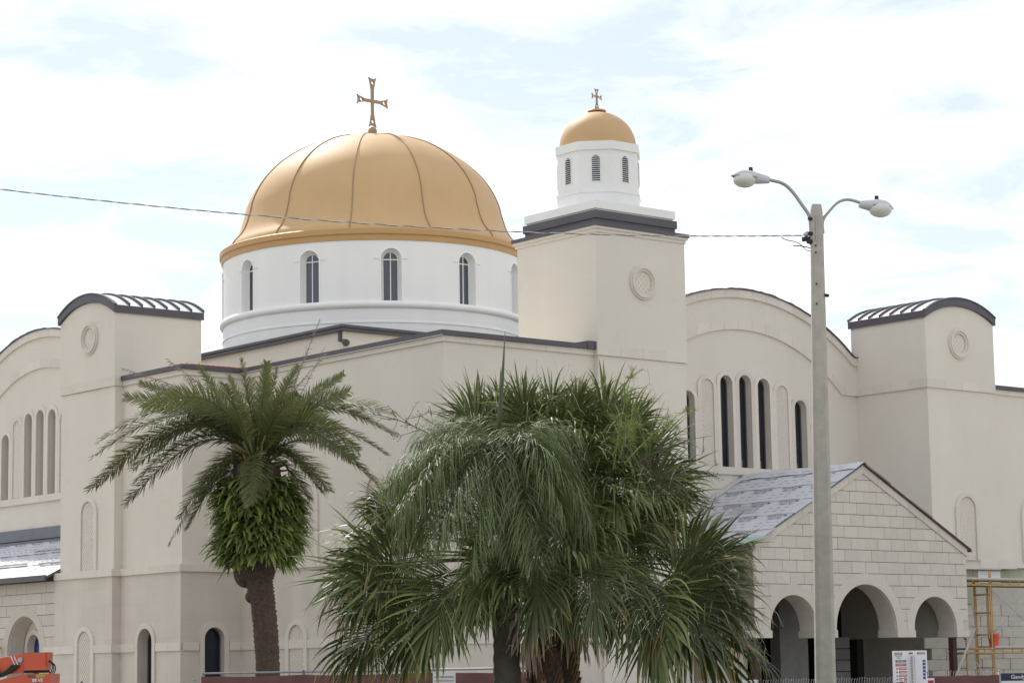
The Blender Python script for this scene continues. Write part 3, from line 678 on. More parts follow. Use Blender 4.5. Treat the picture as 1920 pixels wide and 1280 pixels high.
add('gutter', MB().box(31.47, 31.555, 58.12, 69.6, 4.37, 4.52), 'dark_metal', lr); add('wall_flashing', MB().box(34.33, 34.398, 58.12, 69.6, 5.86, 6.2), 'sheet_dark', lr)
sheets(lr, (31.56, 58.13, 4.50), (0, 1, 0), (math.cos(la), 0, math.sin(la)), 9.5, 3, 4)
for y, zz, L in ((59.2, .62, 3.0), (60.8, .28, 1.9), (58.3, .25, 1.6)):
    x = 31.56 + (34.4 - 31.56) * zz; z = 4.50 + 1.36 * zz + .05; tag(add('timber_batten', MB().box(x - .03, x + .03, y, y + L, z, z + .045), 'block_stone', lr))
add('wood_plank', MB().box(31.6, 31.75, 61.1, 63.5, 2.55, 2.62), 'scaffold_yellow', lw)

# ------------------------------------------------------------------ street lamp
SL = thing('street_lamp', (29.86, 27.83, 0), 'tall concrete street lamp with two curved arms in front of the porch', 'street lamp')
def pole_ring(c, r):
    q = []
    for k in range(4):
        a = math.pi / 2 * k + R_(50)
        for s in (-1, 1):
            an = a + s * R_(45 - 13); q.append((c[0] + r * math.cos(an) * 1.25, c[1] + r * math.sin(an) * 1.25, c[2]))
    return q
PB, PTP = V((29.835, 27.80, 0)), V((29.905, 27.675, 9.66))        # the pole leans very slightly
def pc(z): return PB.lerp(PTP, z / 9.66)
ringz = [(0, .165), (3, .150), (6, .126), (9.30, .100), (9.46, .097), (9.56, .092), (9.66, .074)]
rings = [pole_ring(pc(z), r) for z, r in ringz]
mb = MB()
for a, b in zip(rings, rings[1:]): mb.strip2(a, b, True)
mb.poly(rings[-1]); add('pole', mb, 'concrete', SL)
S_ = V((rt[0], rt[1], 0)).normalized(); F_ = V((fw[0], fw[1], 0)).normalized()
def pp(s, d, z): return pc(z) + S_ * s + F_ * d
def bez(p, n=14):
    r = []
    for k in range(n + 1):
        t = k / n; q = [V(x) for x in p]
        while len(q) > 1: q = [a.lerp(b, t) for a, b in zip(q, q[1:])]
        r.append(q[0])
    return r
def lamp_head(parent, base, d, L):
    """cobra-head luminaire from base along the unit direction d"""
    d = V(d).normalized(); s = d.cross(V((0, 0, 1))).normalized(); u = s.cross(d)
    secs = [(0, .05, .06, .06), (.08, .07, .075, .07), (.28, .11, .10, .09), (.50, .15, .13, .10), (.72, .16, .13, .09), (.88, .12, .09, .07), (1.0, .03, .02, .03)]
    k = 16; mb = MB(); bt = MB(); R1 = []; R2 = []
    for t, hw, hu, hd in secs:
        c = base + d * (t * L); r1 = [c + s * (hw * math.cos(a)) + u * (hu * math.sin(a)) for a in [math.pi * j / 8 for j in range(9)]]
        r2 = [c + s * (hw * math.cos(a)) + u * (hd * math.sin(a)) for a in [-math.pi * j / 8 for j in range(9)]]; R1.append(r1); R2.append(r2)
    for a, b in zip(R1, R1[1:]): mb.strip2(a, b)
    for a, b in zip(R2[:4], R2[1:4]): mb.strip2(a, b)
    mb.poly(R1[0] + R2[0][::-1][1:-1])
    h = add('lamp_head', mb, 'lamp_grey', parent, True, ang=50)
    c = base + d * (.64 * L) - u * .045
    add('lens', MB().sphere(c, .16, 20, 10, sx=1.05 * abs(d.x) + .8 * abs(d.y), sy=1.05 * abs(d.y) + .8 * abs(d.x), sz=.85), 'lens', h, True)
    add('rim', MB().tube([base + d * (.36 * L) + s * .13, base + d * (.6 * L) + s * .162, base + d * (.85 * L) + s * .135, base + d * L, base + d * (.85 * L) - s * .135, base + d * (.6 * L) - s * .162, base + d * (.36 * L) - s * .13], .012, 5), 'lamp_arm', h)
    c = base + d * (.5 * L) + u * .12; add('photocell', MB().lathe([(.034, c.z - .02), (.038, c.z + .02), (.033, c.z + .068), (.001, c.z + .07)], (c.x, c.y), 12), 'black', h, True, ang=40)
def smooth_path(p, n=5):        # Catmull-Rom through the given points
    p = [V(q) for q in p]; p = [p[0] * 2 - p[1]] + p + [p[-1] * 2 - p[-2]]; r = []
    for a, b, c, d in zip(p, p[1:], p[2:], p[3:]):
        for k in range(n):
            t = k / n; r.append(.5 * ((2 * b) + (c - a) * t + (2 * a - 5 * b + 4 * c - d) * t * t + (3 * b - a - 3 * c + d) * t ** 3))
    return r + [p[-2]]
a1 = smooth_path([pp(-.105, -.03, 8.95), pp(-.11, -.03, 9.3), pp(-.14, -.03, 9.48), pp(-.27, -.04, 9.68), pp(-.41, -.05, 9.88), pp(-.58, -.07, 10.03), pp(-.84, -.1, 10.10)])
a2 = smooth_path([pp(.105, -.02, 9.15), pp(.11, 0, 9.38), pp(.25, .02, 9.58), pp(.39, .04, 9.71), pp(.57, .06, 9.755), pp(.80, .1, 9.70)])
add('lamp_arm', MB().tube(a1, .030, 8), 'lamp_arm', SL, True); add('lamp_arm', MB().tube(a2, .028, 8), 'lamp_arm', SL, True)
lamp_head(SL, pp(-.82, -.1, 10.09), pp(-1.49, -.18, 10.16) - pp(-.82, -.1, 10.09), .68); lamp_head(SL, pp(.76, .1, 9.68), pp(1.36, .16, 9.60) - pp(.76, .1, 9.68), .61)
for s, z, r in ((-.12, 9.40, .03), (-.12, 9.14, .035), (-.14, 9.0, .045), (.14, 8.05, .03)): add('bracket', MB().tube([pp(s - .03, -.10, z), pp(s + .03, -.06, z)], r, 8), 'black', SL)
add('conduit', MB().tube([pp(-.02, -.115, 9.45), pp(-.02, -.12, 9.2), pp(-.03, -.125, 9.0)], .014, 6), 'lamp_arm', SL)
for z in (8.92, 8.80, 8.25, 7.9): add('bolt', MB().tube([pp(-.04, -.16, z), pp(-.04, -.10, z)], .015, 8), 'black', SL)
OC = thing('overhead_cable', pp(-.12, 0, 9.1), 'twisted overhead cable sagging across in front of the gold dome', 'cable')
A = pp(-.14, -.02, 9.12); Bw = V((14.32, 30.16, 8.64)); n = 90
ctl = []
for k in range(n + 1):
    t = k / n; p = A.lerp(Bw, t); p.z -= 4 * .26 * t * (1 - t); ctl.append(p)
for ph, m in ((0, 'wire'), (math.pi, 'wire_pale')):
    add('cable_strand', MB().tube([ctl[k].lerp(ctl[min(k + 1, n)], q / 4) + V((0, 0, 1)) *   .006 * math.cos(ph + (k * 4 + q) * .55) + F_ * .006 * math.sin(ph + (k * 4 + q) * .55) for k in range(n) for q in range(4)], .0065, 4), m, OC)
add('splice', MB().tube([pp(-.26, -.02, 9.05), pp(-.12, -.02, 9.06)], .042, 10), 'black', OC)
add('jumper_wire', MB().tube(bez([pp(-.62, -.02, 9.10), pp(-.5, 0, 8.95), pp(-.25, 0, 9.15), pp(-.25, 0, 8.8), pp(-.12, 0, 8.85)]), .008, 5), 'wire', OC)
add('jumper_wire', MB().tube(bez([pp(-.42, -.02, 8.94), pp(-.3, 0, 8.95), pp(-.12, 0, 8.90)]), .011, 5), 'wire', OC); add('insulator', MB().sphere(pp(-.19, -.04, 9.14), .05, 10, 8), 'galv', OC, True)

# ------------------------------------------------------------------ scaffold and bucket
SC = thing('scaffold', (52, 42, 0), 'yellow tubular scaffold with grey planks beside the porch', 'scaffold')
def sc(p, r=.024, m='scaffold_yellow', name='tube'): add(name, MB().tube(p, r, 6), m, SC, True)
for x, y0, y1, lo in ((51.72, 41.9, 42.45, 0), (52.14, 42.2, 42.75, 0), (54.3, 41.9, 42.6, 0), (50.75, 42.0, 42.6, 0)):
    sc([(x, y0, 0), (x, y0, 4.25)], name='standard'); sc([(x, y1, 0), (x, y1, 4.1)], name='standard')
    for z in (.4, 1.0, 1.6, 1.98, 2.5, 3.1, 3.6, 3.86): sc([(x, y0, z), (x, y1, z)], .016, name='rung')
    sc(bez([(x, y0 + .12, 3.8), (x, y0 + .12, 2.6), (x, y0 + .14, 2.35), (x, y0 + .02, 2.38)]), .02, name='inner_tube')
for z in (3.84, 3.98, 2.0, 2.12): sc([(50.6, 41.9, z), (55.2, 41.9, z)], .026, name='ledger'); sc([(50.6, 42.5, z), (55.2, 42.5, z)], .022, 'rust', name='ledger')
for x in (51.0, 51.4, 52.6, 53.0, 53.4, 53.9): sc([(x, 41.9, 2.0), (x, 41.9, 2.12)], .014, name='spacer'); sc([(x, 41.9, 3.84), (x, 41.9, 3.98)], .014, name='spacer')
for a, b in (((51.75, 41.93, 2.5), (54.2, 41.93, 3.9)), ((51.75, 41.96, 3.8), (54.2, 41.96, 2.3)), ((51.8, 41.9, 2.6), (54.3, 41.9, 3.3)), ((51.1, 42, 1.8), (52.1, 42, .6))): sc([a, b], .014, 'galv', 'cross_brace')
for z, x0 in ((4.0, 50.7), (2.14, 51.78)): 
    for k in range(2): add('plank', MB().box(x0, 55.4, 41.85 + k * .32, 42.15 + k * .32, z, z + .045), 'galv', SC)
BK = thing('bucket', (52.17, 42.2, 2.19), 'orange plastic bucket standing on the lower scaffold plank', 'bucket')
add('pail', MB().lathe([(.001, 2.195), (.13, 2.19), (.155, 2.46), (.165, 2.47), (.165, 2.53), (.15, 2.535), (.14, 2.30), (.001, 2.28)], (52.17, 42.2), 24), 'orange_plastic', BK, True, ang=40); add('handle', MB().tube(bez([(52.01, 42.2, 2.5), (52.05, 42.03, 2.25), (52.29, 42.03, 2.25), (52.33, 42.2, 2.5)]), .006, 5), 'galv', BK)

# ------------------------------------------------------------------ boom lift behind the fence
BL_ = thing('boom_lift', (26.2, 49.1, 0), 'orange boom lift with black hoses parked in front of the left aisle wall', 'boom lift')
O = V((26.2, 49.1, 0)); a_ = V((rt[0], rt[1], 0)).normalized(); b_ = V((fw[0], fw[1], 0)).normalized()
def fm(u, v, w): return O + a_ * u + V((0, 0, v)) + b_ * w
def mp(name, poly, w0, w1, m, parent=BL_): return add(name, MB().prism(poly, fm, w0, w1), m, parent)
px = lambda u: u
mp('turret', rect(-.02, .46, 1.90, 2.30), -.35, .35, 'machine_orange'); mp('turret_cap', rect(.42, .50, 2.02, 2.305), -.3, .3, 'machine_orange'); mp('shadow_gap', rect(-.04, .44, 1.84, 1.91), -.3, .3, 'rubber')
mp('boom', [(-1.6, 1.75), (-.05, 1.85), (-.03, 2.28), (-.22, 2.25), (-.75, 2.16), (-1.6, 2.02)], -.25, .25, 'machine_orange')
tr_ = mp('turntable', [(-1.2, 1.05), (.62, 1.05), (.62, 1.82), (.05, 1.82), (-.35, 1.74), (-.75, 1.62), (-1.2, 1.5)], -.55, .55, 'machine_orange')
mp('chassis', rect(-1.5, 1.2, .45, 1.04), -.8, .8, 'machine_orange')
for u in (-1.1, .8):
    for w in (-.95, .75):
        wh_ = add('wheel', MB().tube([fm(u, .45, w), fm(u, .45, w + .3)], .45, 20), 'rubber', BL_, True, ang=40); add('rim', MB().tube([fm(u, .45, w - .01), fm(u, .45, w + .31)], .22, 16), 'sign_white', wh_)
mp('pivot_pin', [(-.13 + .06 * math.cos(k * .6283), 2.14 + .06 * math.sin(k * .6283)) for k in range(10)], -.30, -.2, 'galv')
for k in range(5):
    add('hose', MB().tube(bez([fm(-.78 + k * .03, 2.05, -.3), fm(-1.1 + k * .05, 1.9 - .03 * k, -.34), fm(-.6, 1.6, -.36), fm(-.30 + .04 * k, 2.02, -.32)]), .03, 6), 'rubber', BL_, True)
add('hose_bundle', MB().sphere(fm(-.72, 1.86, -.3), .14, 12, 8, sz=1.3), 'rubber', BL_, True)
for k in range(3): add('hose', MB().tube(bez([fm(.47, 2.14 - .03 * k, -.1), fm(.58 + .04 * k, 2.1, -.12), fm(.62 + .03 * k, 1.9, -.1), fm(.50 + .05 * k, 1.82, -.1)]), .013, 6), 'rubber', BL_, True)
for k in range(2): add('chrome_rod', MB().tube([fm(-.34 + .07 * k, 2.22, -.29), fm(-.22 + .07 * k, 1.98, -.29)], .014, 6), 'sign_white', BL_)
lb = mp('maker_plate', rect(.09, .28, 1.74, 1.80), -.556, -.551, 'ink_black', tr_); mp('yellow_plate', rect(.29, .50, 1.74, 1.805), -.556, -.551, 'ink_yellow', tr_)
erot = Matrix((a_, V((0, 0, 1)), -b_)).transposed().to_euler()
inst('lettering', text_mesh('ACTION', .05, 'ink_yellow', .001), tr_, fm(.185, 1.77, -.562), erot); inst('lettering', text_mesh('88 VE', .10, 'sign_white', .004), tr_, fm(.33, 1.67, -.562), erot)

# ------------------------------------------------------------------ site fences and signs
def fence(label, pts, ztop, rail, m='windscreen', sag=.02, seed=1, tips=False):
    F = thing('site_fence', (pts[0][0], pts[0][1], 0), label, 'fence', None); r = random.Random(seed)
    for (p, q) in zip(pts, pts[1:]):
        p, q = V((*p, 0)), V((*q, 0)); L = (q - p).length; n = max(1, round(L / 2.6)); d = (q - p).normalized(); s = V((-d.y, d.x, 0))
        for k in range(n + 1): b = p + d * (L * k / n); add('post', MB().tube([b, b + V((0, 0, ztop + .01))], .028, 8).sphere(b + V((0, 0, ztop + .01)), .03, 8, 6), 'rail_grey', F, True)
        if rail: add('top_rail', MB().tube([p + V((0, 0, ztop)), q + V((0, 0, ztop))], .020, 8), 'rail_grey', F, True)
        for k in range(n):
            A = []; B = []; m_ = 12
            for j in range(m_ + 1):
                b = p + d * (L * (k + j / m_) / n) + s * (.02 * math.sin(j * 1.7 + k) - .04); A.append(b + V((0, 0, .08))); B.append(b + V((0, 0, ztop - .05 - sag * math.sin(math.pi * j / m_) - r.uniform(0, .012))))
            add('windscreen', MB().strip2(A, B), m, F, True, False)
            if tips:
                w = MB(); c = int(L / n / .045)
                for j in range(c):
                    b = p + d * (L * k / n + j * .045); w.tube([b + V((0, 0, ztop - .12)), b + d * .02 + V((0, 0, ztop + r.uniform(.0, .05))), b + d * .035 + V((0, 0, ztop + .02))], .004, 3)
                tag(add('chain_link_tips', w, 'galv', F), kind='stuff')
    return F
fence('brown-red windscreen fence with grey top rail below the ferny date palm', [(26.02, 41.37), (26.6, 38.6), (27.35, 35.6), (28.2, 33.1)], 1.76, True, seed=2)
fence('dark windscreen fence running past the boom lift', [(22.0, 45.0), (24.1, 42.9), (25.9, 41.5)], 1.61, False, sag=.05, seed=3)
fence('brown-red windscreen fence with bare wire tips in front of the porch', [(28.3, 33.0), (30.6, 30.2), (32.45, 28.3)], 1.46, False, sag=.06, seed=4, tips=True)
fence('plum windscreen fence between the notice board and the navy banner', [(32.75, 28.02), (33.74, 27.2)], 1.56, False, sag=.0, seed=5, tips=True)
def board(name, label, P, w, h, ztop, m, cat='sign', t=.03):
    T = thing(name, (P[0], P[1], 0), label, cat); s = S_; o = V((P[0], P[1], 0))
    f = lambda u, v, q: o + s * u + V((0, 0, v)) + F_ * q
    p = add('panel', MB().prism(rect(-w / 2, w / 2, ztop - h, ztop), f, 0, t), m, T)
    return T, f, p
T, f, p = board('notice_board', 'white site safety notice board on a steel post by the porch', (33.98, 29.48), .64, 1.2, 1.97, 'sign_white')
e2 = Matrix((S_, V((0, 0, 1)), -F_)).transposed().to_euler()
def prt(m, a, b, c, d, k=1): add('printed_panel', MB().prism(rect(a, b, c, d), f, -.002 * k, -.002 * k + .001), m, p)
def ltr(s, size, m, u, v): inst('lettering', text_mesh(s, size, m, .0008), p, f(u, v, -.008), e2)
prt('ink_black', -.28, -.14, 1.90, 1.935); prt('ink_red', -.272, -.148, 1.905, 1.93, 2); ltr('DANGER', .026, 'sign_white', -.21, 1.917); ltr('HARD HAT', .026, 'ink_black', -.21, 1.873); ltr('AREA', .026, 'ink_black', -.21, 1.835)
prt('ink_black', .14, .28, 1.90, 1.935); prt('ink_red', .15, .27, 1.905, 1.93, 2); ltr('DANGER', .026, 'sign_white', .21, 1.917)
prt('ink_red', -.02, .06, 1.905, 1.935)
prt('ink_green', -.27, -.07, 1.755, 1.80); ltr('SITE SAFETY', .028, 'sign_white', -.17, 1.778); prt('ink_red', -.27, -.07, 1.685, 1.735); ltr('DANGEROUS', .028, 'sign_white', -.17, 1.71)
for k in range(6): prt('ink_red', -.21, -.07, 1.62 - k * .065, 1.66 - k * .065); prt('sign_white', -.19, -.085, 1.633 - k * .065, 1.646 - k * .065, 2); prt('ink_black', -.26, -.235, 1.625 - k * .065, 1.65 - k * .065)
prt('ink_green', .235, .29, 1.755, 1.80)
for k in range(5): prt('ink_blue', .235, .29, 1.695 - k * .064, 1.745 - k * .064)
add('post', MB().tube([f(.05, 0, -.05), f(.05, 1.88, -.05)], .035, 8), 'galv', T, True)
for k in range(12): add('post_hole', MB().tube([f(.02, 1.84 - k * .055, -.088), f(.02, 1.84 - k * .055, -.078)], .008, 6), 'ink_black', T)
T, f, p = board('banner', 'navy and white company banner hung on the fence at the right', (34.3, 26.72), 1.45, 1.0, 1.53, 'sign_white', 'banner', .01)
add('printed_panel', MB().prism(rect(-.725, .725, 1.40, 1.531), f, -.006, .012), 'banner_navy', p); inst('lettering', text_mesh('GandyPools', .10, 'sign_white', .001), p, f(-.30, 1.465, -.012), e2)
T, f, p = board('small_sign', 'small red and white sign on the plum windscreen', (32.72, 27.92), .13, .2, 1.47, 'sign_white'); prt('ink_red', -.05, .05, 1.33, 1.43)
T, f, p = board('small_sign', 'blank white sign low beside the street lamp pole', (29.75, 29.5), .3, .4, 1.49, 'sign_white')
T, f, p = board('small_sign', 'white sign with red lettering behind the palm trunks', (27.2, 34.9), .42, .5, 1.72, 'sign_white'); ltr('NO TRESPASSING', .045, 'ink_red', 0, 1.62); ltr('CONSTRUCTION SITE', .035, 'ink_red', 0, 1.55)

# ------------------------------------------------------------------ palms
UP = V((0, 0, 1))
def perp(d):
    s = d.cross(UP)
    return s.normalized() if s.length > 1e-4 else V((1, 0, 0))
class LB(MB):
    """leaf builder: folded ribbons with a 'tip' value for colour"""
    def __init__(s): super().__init__(); s.t = []
    def ribbon(s, P, W, side, fold, tips):
        i = len(s.v); n = len(P)
        for k in range(n):
            d = (P[min(k + 1, n - 1)] - P[max(k - 1, 0)])
            sd_ = side[k] if isinstance(side, list) else side
            nr = sd_.cross(d); nr = nr.normalized() if nr.length > 1e-9 else UP
            w = W[k] / 2
            s.v += [tuple(P[k] + sd_ * w + nr * (fold * w)), tuple(P[k]), tuple(P[k] - sd_ * w + nr * (fold * w))]; s.t += [tips[k]] * 3
        for k in range(n - 1):
            a = i + 3 * k; s.f += [(a, a + 1, a + 4, a + 3), (a + 1, a + 2, a + 5, a + 4)]
    def stem(s, pts, rad, k=5):
        m = len(s.v); s.tube(pts, rad, k); s.t += [0.0] * (len(s.v) - m)

def fan_leaf(rnd, hub, tip, base, old=0.0, droop=1.0, nseg=58, petiole=True, face=False):
    """costapalmate palm leaf: blade from hub towards tip; old = share of the tips turned orange"""
    lb = LB(); hub, tip, base = V(hub), V(tip), V(base)
    ax = tip - hub; L = ax.length * 1.12; A = ax.normalized(); S = perp(A)
    S = A.cross(F_).normalized() if face else S; roll = rnd.uniform(-.55, .55); Nn = S.cross(A); S = (S * math.cos(roll) + Nn * math.sin(roll)).normalized(); Nn = S.cross(A).normalized()
    if Nn.z < 0: Nn = -Nn
    tm = R_(112); c = L * .34
    for j in range(nseg):
        th = -tm + 2 * tm * (j + .5) / nseg; q = abs(th) / tm
        st = hub + A * (c * (1 - q)) - UP * (.10 * L * (1 - q) ** 2)
        d = (A * math.cos(th) + S * math.sin(th) + Nn * (.22 * math.sin(abs(th)) + rnd.uniform(-.09, .09)) + V((rnd.uniform(-.05, .05), rnd.uniform(-.05, .05), rnd.uniform(-.05, .05)))).normalized(); v0 = rnd.random() ** 4 * .75
        Ls = L * (.70 - .10 * q) * rnd.uniform(.74, 1.10) * (1.0 if q < .85 else .8)
        n = 8; P = [st]; ds = Ls / n; cur = d.copy(); br = rnd.random(); kink = .52 + rnd.uniform(-.08, .10)
        g = droop * rnd.uniform(.3, 1.6)
        for k in range(n):
            t = (k + 1) / n
            cur = cur - UP * (g * .10 * t * (2.2 if t > kink else .6))
            if t > kink and br < .55: cur = cur - UP * (.50 * max(g, .45))
            cur.normalize(); P.append(P[-1] + cur * ds)
        dth = 2 * tm / nseg; W = []
        for k in range(n + 1):
            t = k / n; w = 2.9 * Ls * max(t, .12) * math.tan(dth / 2) if t < .5 else 3.0 * Ls * .5 * math.tan(dth / 2) * (1 - (t - .5) / .5) ** .6
            W.append(max(w, .0035))
        side = [perp(P[min(k + 1, n)] - P[max(k - 1, 0)]) for k in range(n + 1)]
        sd0 = (Nn.cross(d)).normalized()
        side = [(sd0.lerp(sx if sx.dot(sd0) > 0 else -sx, min(1, k / n * .8))).normalized() for k, sx in enumerate(side)]
        ot = old * rnd.uniform(.3, 1.2)
        tips = [min(1, max(0, (k / n - (1 - ot)) * 2.6)) if old else min(1, v0 + max(0, (k / n - .4)) * .9 * rnd.random()) for k in range(n + 1)]
        lb.ribbon(P, W, side, .35, tips)
    if petiole:
        m = base.lerp(hub, .55) + UP * (.16 * (hub - base).length); pts = bez([base, m, hub, hub + A * c * .8 - UP * .05 * L], 9)
        lb.stem(pts, [.026 - .019 * k / 9 for k in range(10)])
    return lb
def thread_mesh(rnd, lb0, n): return None

def pinnate(rnd, path, nl, Lmax, fwd, lift, droop, wmax, jitter=.15, dead=0.0, secs=4, rach=.022, fold=.3, planes=False, twist=0.0):
    """feather leaf: leaflets both sides of a rachis given as a list of points"""
    lb = LB(); n = len(path); cum = [0]
    for a, b in zip(path, path[1:]): cum.append(cum[-1] + (b - a).length)
    T = cum[-1]
    def at(s):
        for k in range(n - 1):
            if cum[k + 1] >= s or k == n - 2:
                t = (s - cum[k]) / max(1e-6, cum[k + 1] - cum[k]); return path[k].lerp(path[k + 1], t), (path[k + 1] - path[k]).normalized()
    for j in range(nl):
        t = .10 + .90 * (j + .5) / nl; p, d = at(T * t); s0 = perp(d); nr = s0.cross(d).normalized()
        if nr.z < 0: nr = -nr
        if twist: s0, nr = s0 * math.cos(twist) + nr * math.sin(twist), nr * math.cos(twist) - s0 * math.sin(twist)
        prof = min(1, (t - .04) / .22) * (1 - max(0, t - .62) / .38 * .62) if t < .985 else .35
        for sg in (1, -1):
            if dead and rnd.random() < dead * .5: continue
            f = fwd + .5 * max(0, t - .7) + rnd.uniform(-jitter, jitter); li = lift + rnd.uniform(-jitter, jitter) * 1.6 + (rnd.choice((-.30, 0, .25)) if planes else 0)
            cur = (s0 * sg + d * f + nr * li).normalized(); L = Lmax * prof * rnd.uniform(.85, 1.1); P = [p]
            for k in range(secs):
                cur = (cur - UP * (droop * (k + .6) / secs * rnd.uniform(.7, 1.3))).normalized(); P.append(P[-1] + cur * (L / secs))
            W = [wmax * w for w in ([.55, 1, .8, .12] if secs == 3 else [.5, 1, .95, .7, .1] if secs == 4 else [.5, .9, 1, .9, .6, .1])]
            sd_ = d.cross(P[-1] - P[0]); sd_ = d - cur * d.dot(cur); sd_ = sd_.normalized() if sd_.length > 1e-4 else s0
            lb.ribbon(P, W, sd_, fold, [0.1 * rnd.random() + (k / secs) * .6 * rnd.random() for k in range(secs + 1)])
    lb.stem(path, [rach * (1 - .85 * k / (n - 1)) for k in range(n)])
    return lb

# --- feather-leaved date palm on the left, its trunk wrapped in ferns
rd = random.Random(11)
DH = V((28.74, 43.52, 6.40))
DP = thing('date_palm', (29.36, 43.96, 0), 'tall date palm with feathery fronds and a fern-wrapped trunk', 'palm tree')
trunk = [V((29.38, 44.0, 0)), V((29.33, 43.93, 1.2)), V((29.25, 43.87, 2.2)), V((29.12, 43.80, 3.1)), V((28.95, 43.72, 3.75)), V((28.90, 43.66, 4.2)), V((28.84, 43.60, 5.2)), V((28.78, 43.55, 6.3))]
def bark_tube(path, rad, k=20, rnd=None, rough=.02, rings=60):
    P = smooth_path(path, 16); n = len(P); mb = MB(); R = []
    for j, p in enumerate(P):
        t = j / (n - 1) * (len(rad) - 1); a = int(min(t, len(rad) - 2)); r = (rad[a] + (rad[a + 1] - rad[a]) * (t - a)) * (1.03 - .06 * (j % 2))
        R.append([(p.x + (r + rnd.uniform(-rough, rough)) * math.cos(2 * math.pi * q / k), p.y + (r + rnd.uniform(-rough, rough)) * math.sin(2 * math.pi * q / k), p.z) for q in range(k)])
    for a, b in zip(R, R[1:]): mb.strip2(a, b, True)
    return mb
add('trunk', bark_tube(trunk, [.29, .275, .265, .27, .30, .44, .54, .52], 22, rd, .022), 'palm_bark', DP, True)
add('burl', MB().sphere((28.92, 43.94, 3.42), .17, 10, 8, sz=.9).sphere((28.75, 43.98, 3.95), .26, 10, 8, sz=1.3).sphere((28.62, 43.93, 4.3), .34, 10, 8), 'palm_bark', DP, True)
CAN = [((26.09,46.23,5.81),0),((25.75,45.47,6.47),0),((26.52,45.37,7.83),0),((27.04,45.65,8.21),0),((26.57,45.60,8.51),2),((26.29,44.95,5.43),0),((27.21,43.89,4.88),0),((27.18,44.63,4.57),2),((27.75,44.32,8.72),0),((27.36,45.04,8.72),2),((28.35,43.54,8.83),0),((28.57,42.85,8.71),0),((29.27,43.46,8.68),0),((30.20,42.23,8.28),0),((30.03,41.80,7.83),0),((29.81,43.42,8.56),0),((31.19,41.66,6.92),0),((30.65,41.28,6.42),0),((30.65,41.65,5.82),0),((29.51,41.84,5.63),0),((30.21,42.92,8.81),2),((27.84,42.37,5.32),0),((26.20,43.82,7.02),0),((27.73,46.14,6.71),0),((31.00,43.46,7.25),0),((29.55,41.04,6.26),0),((27.26,42.52,7.88),0),((28.51,41.53,7.63),0),((28.22,45.80,7.79),0),((30.78,43.99,7.53),0),((29.00,45.01,8.62),0),((27.08,45.97,6.30),0),((31.11,42.58,7.29),0),((30.05,43.37,5.58),0),((28.52,44.93,5.45),0)]
CAN += [((t[0] + rd.uniform(-.25, .25), t[1] + rd.uniform(-.25, .25), t[2] + rd.uniform(-.05, .5)), k) for t, k in CAN if k == 0 and t[2] < 7.2]
for tip, kind in CAN:
    tip = V(tip); tip.z -= .22 * (tip.z > 8.6 and kind == 0); b = DH + V((rd.uniform(-.12, .12), rd.uniform(-.12, .12), rd.uniform(-.15, .15))); h = (tip - b); hor = math.hypot(h.x, h.y)
    m = b.lerp(tip, .55) + UP * (.36 * hor * (1.0 if h.z < 1.2 else .4)) ; pts = bez([b, b.lerp(m, .55) + UP * .18 * hor, m, tip], 16)
    if kind == 2: o = add('frond', pinnate(rd, pts, 80, .34, .6, -.1, .30, .020, .30, dead=.35, secs=3, rach=.024), 'date_dead', DP, False, False); o['label'] = 'withered brown frond'
    else: add('frond', pinnate(rd, pts, 112, .50 if tip.z < 7.9 else .34, .92, .25, .13, .024, .15, secs=3, rach=.026, planes=True, twist=rd.choice((-1, 1)) * (rd.uniform(.5, 1.3) if tip.z > 7.5 or (tip - DH).dot(F_) < -1.2 else rd.uniform(0, .5))), 'date_leaf', DP, False, False)
for k in range(3):     # young upright fronds and short inner ones
    a = rd.uniform(0, 6.28); e = rd.uniform(.9, 1.45); L = rd.uniform(1.4, 2.1); d = V((math.cos(a) * math.cos(e), math.sin(a) * math.cos(e), math.sin(e)))
    b = DH + V((rd.uniform(-.1, .1), rd.uniform(-.1, .1), 0)); pts = bez([b, b + d * L * .6, b + d * L + V((d.x, d.y, 0)) * .35], 12)
    add('frond', pinnate(rd, pts, 60, .34, 1.0, .3, .06, .020, .14, secs=3, planes=True), 'date_leaf', DP, False, False)
e = LB()
for k in range(60):     # orange-brown leaf bases
    a = rd.uniform(0, 6.28); el = rd.uniform(-.1, 1.2); d = V((math.cos(a) * math.cos(el), math.sin(a) * math.cos(el), math.sin(el))); b = DH + UP * rd.uniform(-.45, .1); e.stem([b, b + d * .35, b + d * .7 + UP * .05], [.045, .035, .02], 4)
add('leaf_bases', e, 'date_rachis', DP, True, False)
pts = bez([V((28.9, 43.3, 6.6)), V((29.2, 43.0, 7.6)), V((29.70, 42.43, 9.48))], 14); o = add('frond', pinnate(rd, pts, 60, .20, .9, .1, .10, .016, .45, dead=.3, secs=3, rach=.030), 'date_dead', DP, False, False); o['label'] = 'bare brown upright frond stalk'
pts = bez([V((28.95, 43.3, 6.6)), V((29.4, 43.0, 7.5)), V((29.95, 42.6, 8.9))], 12); add('frond', pinnate(rd, pts, 36, .16, .8, .0, .15, .012, .4, dead=.6, secs=3, rach=.018), 'date_dead', DP, False, False)
fe = LB()       # fern mass round the upper trunk
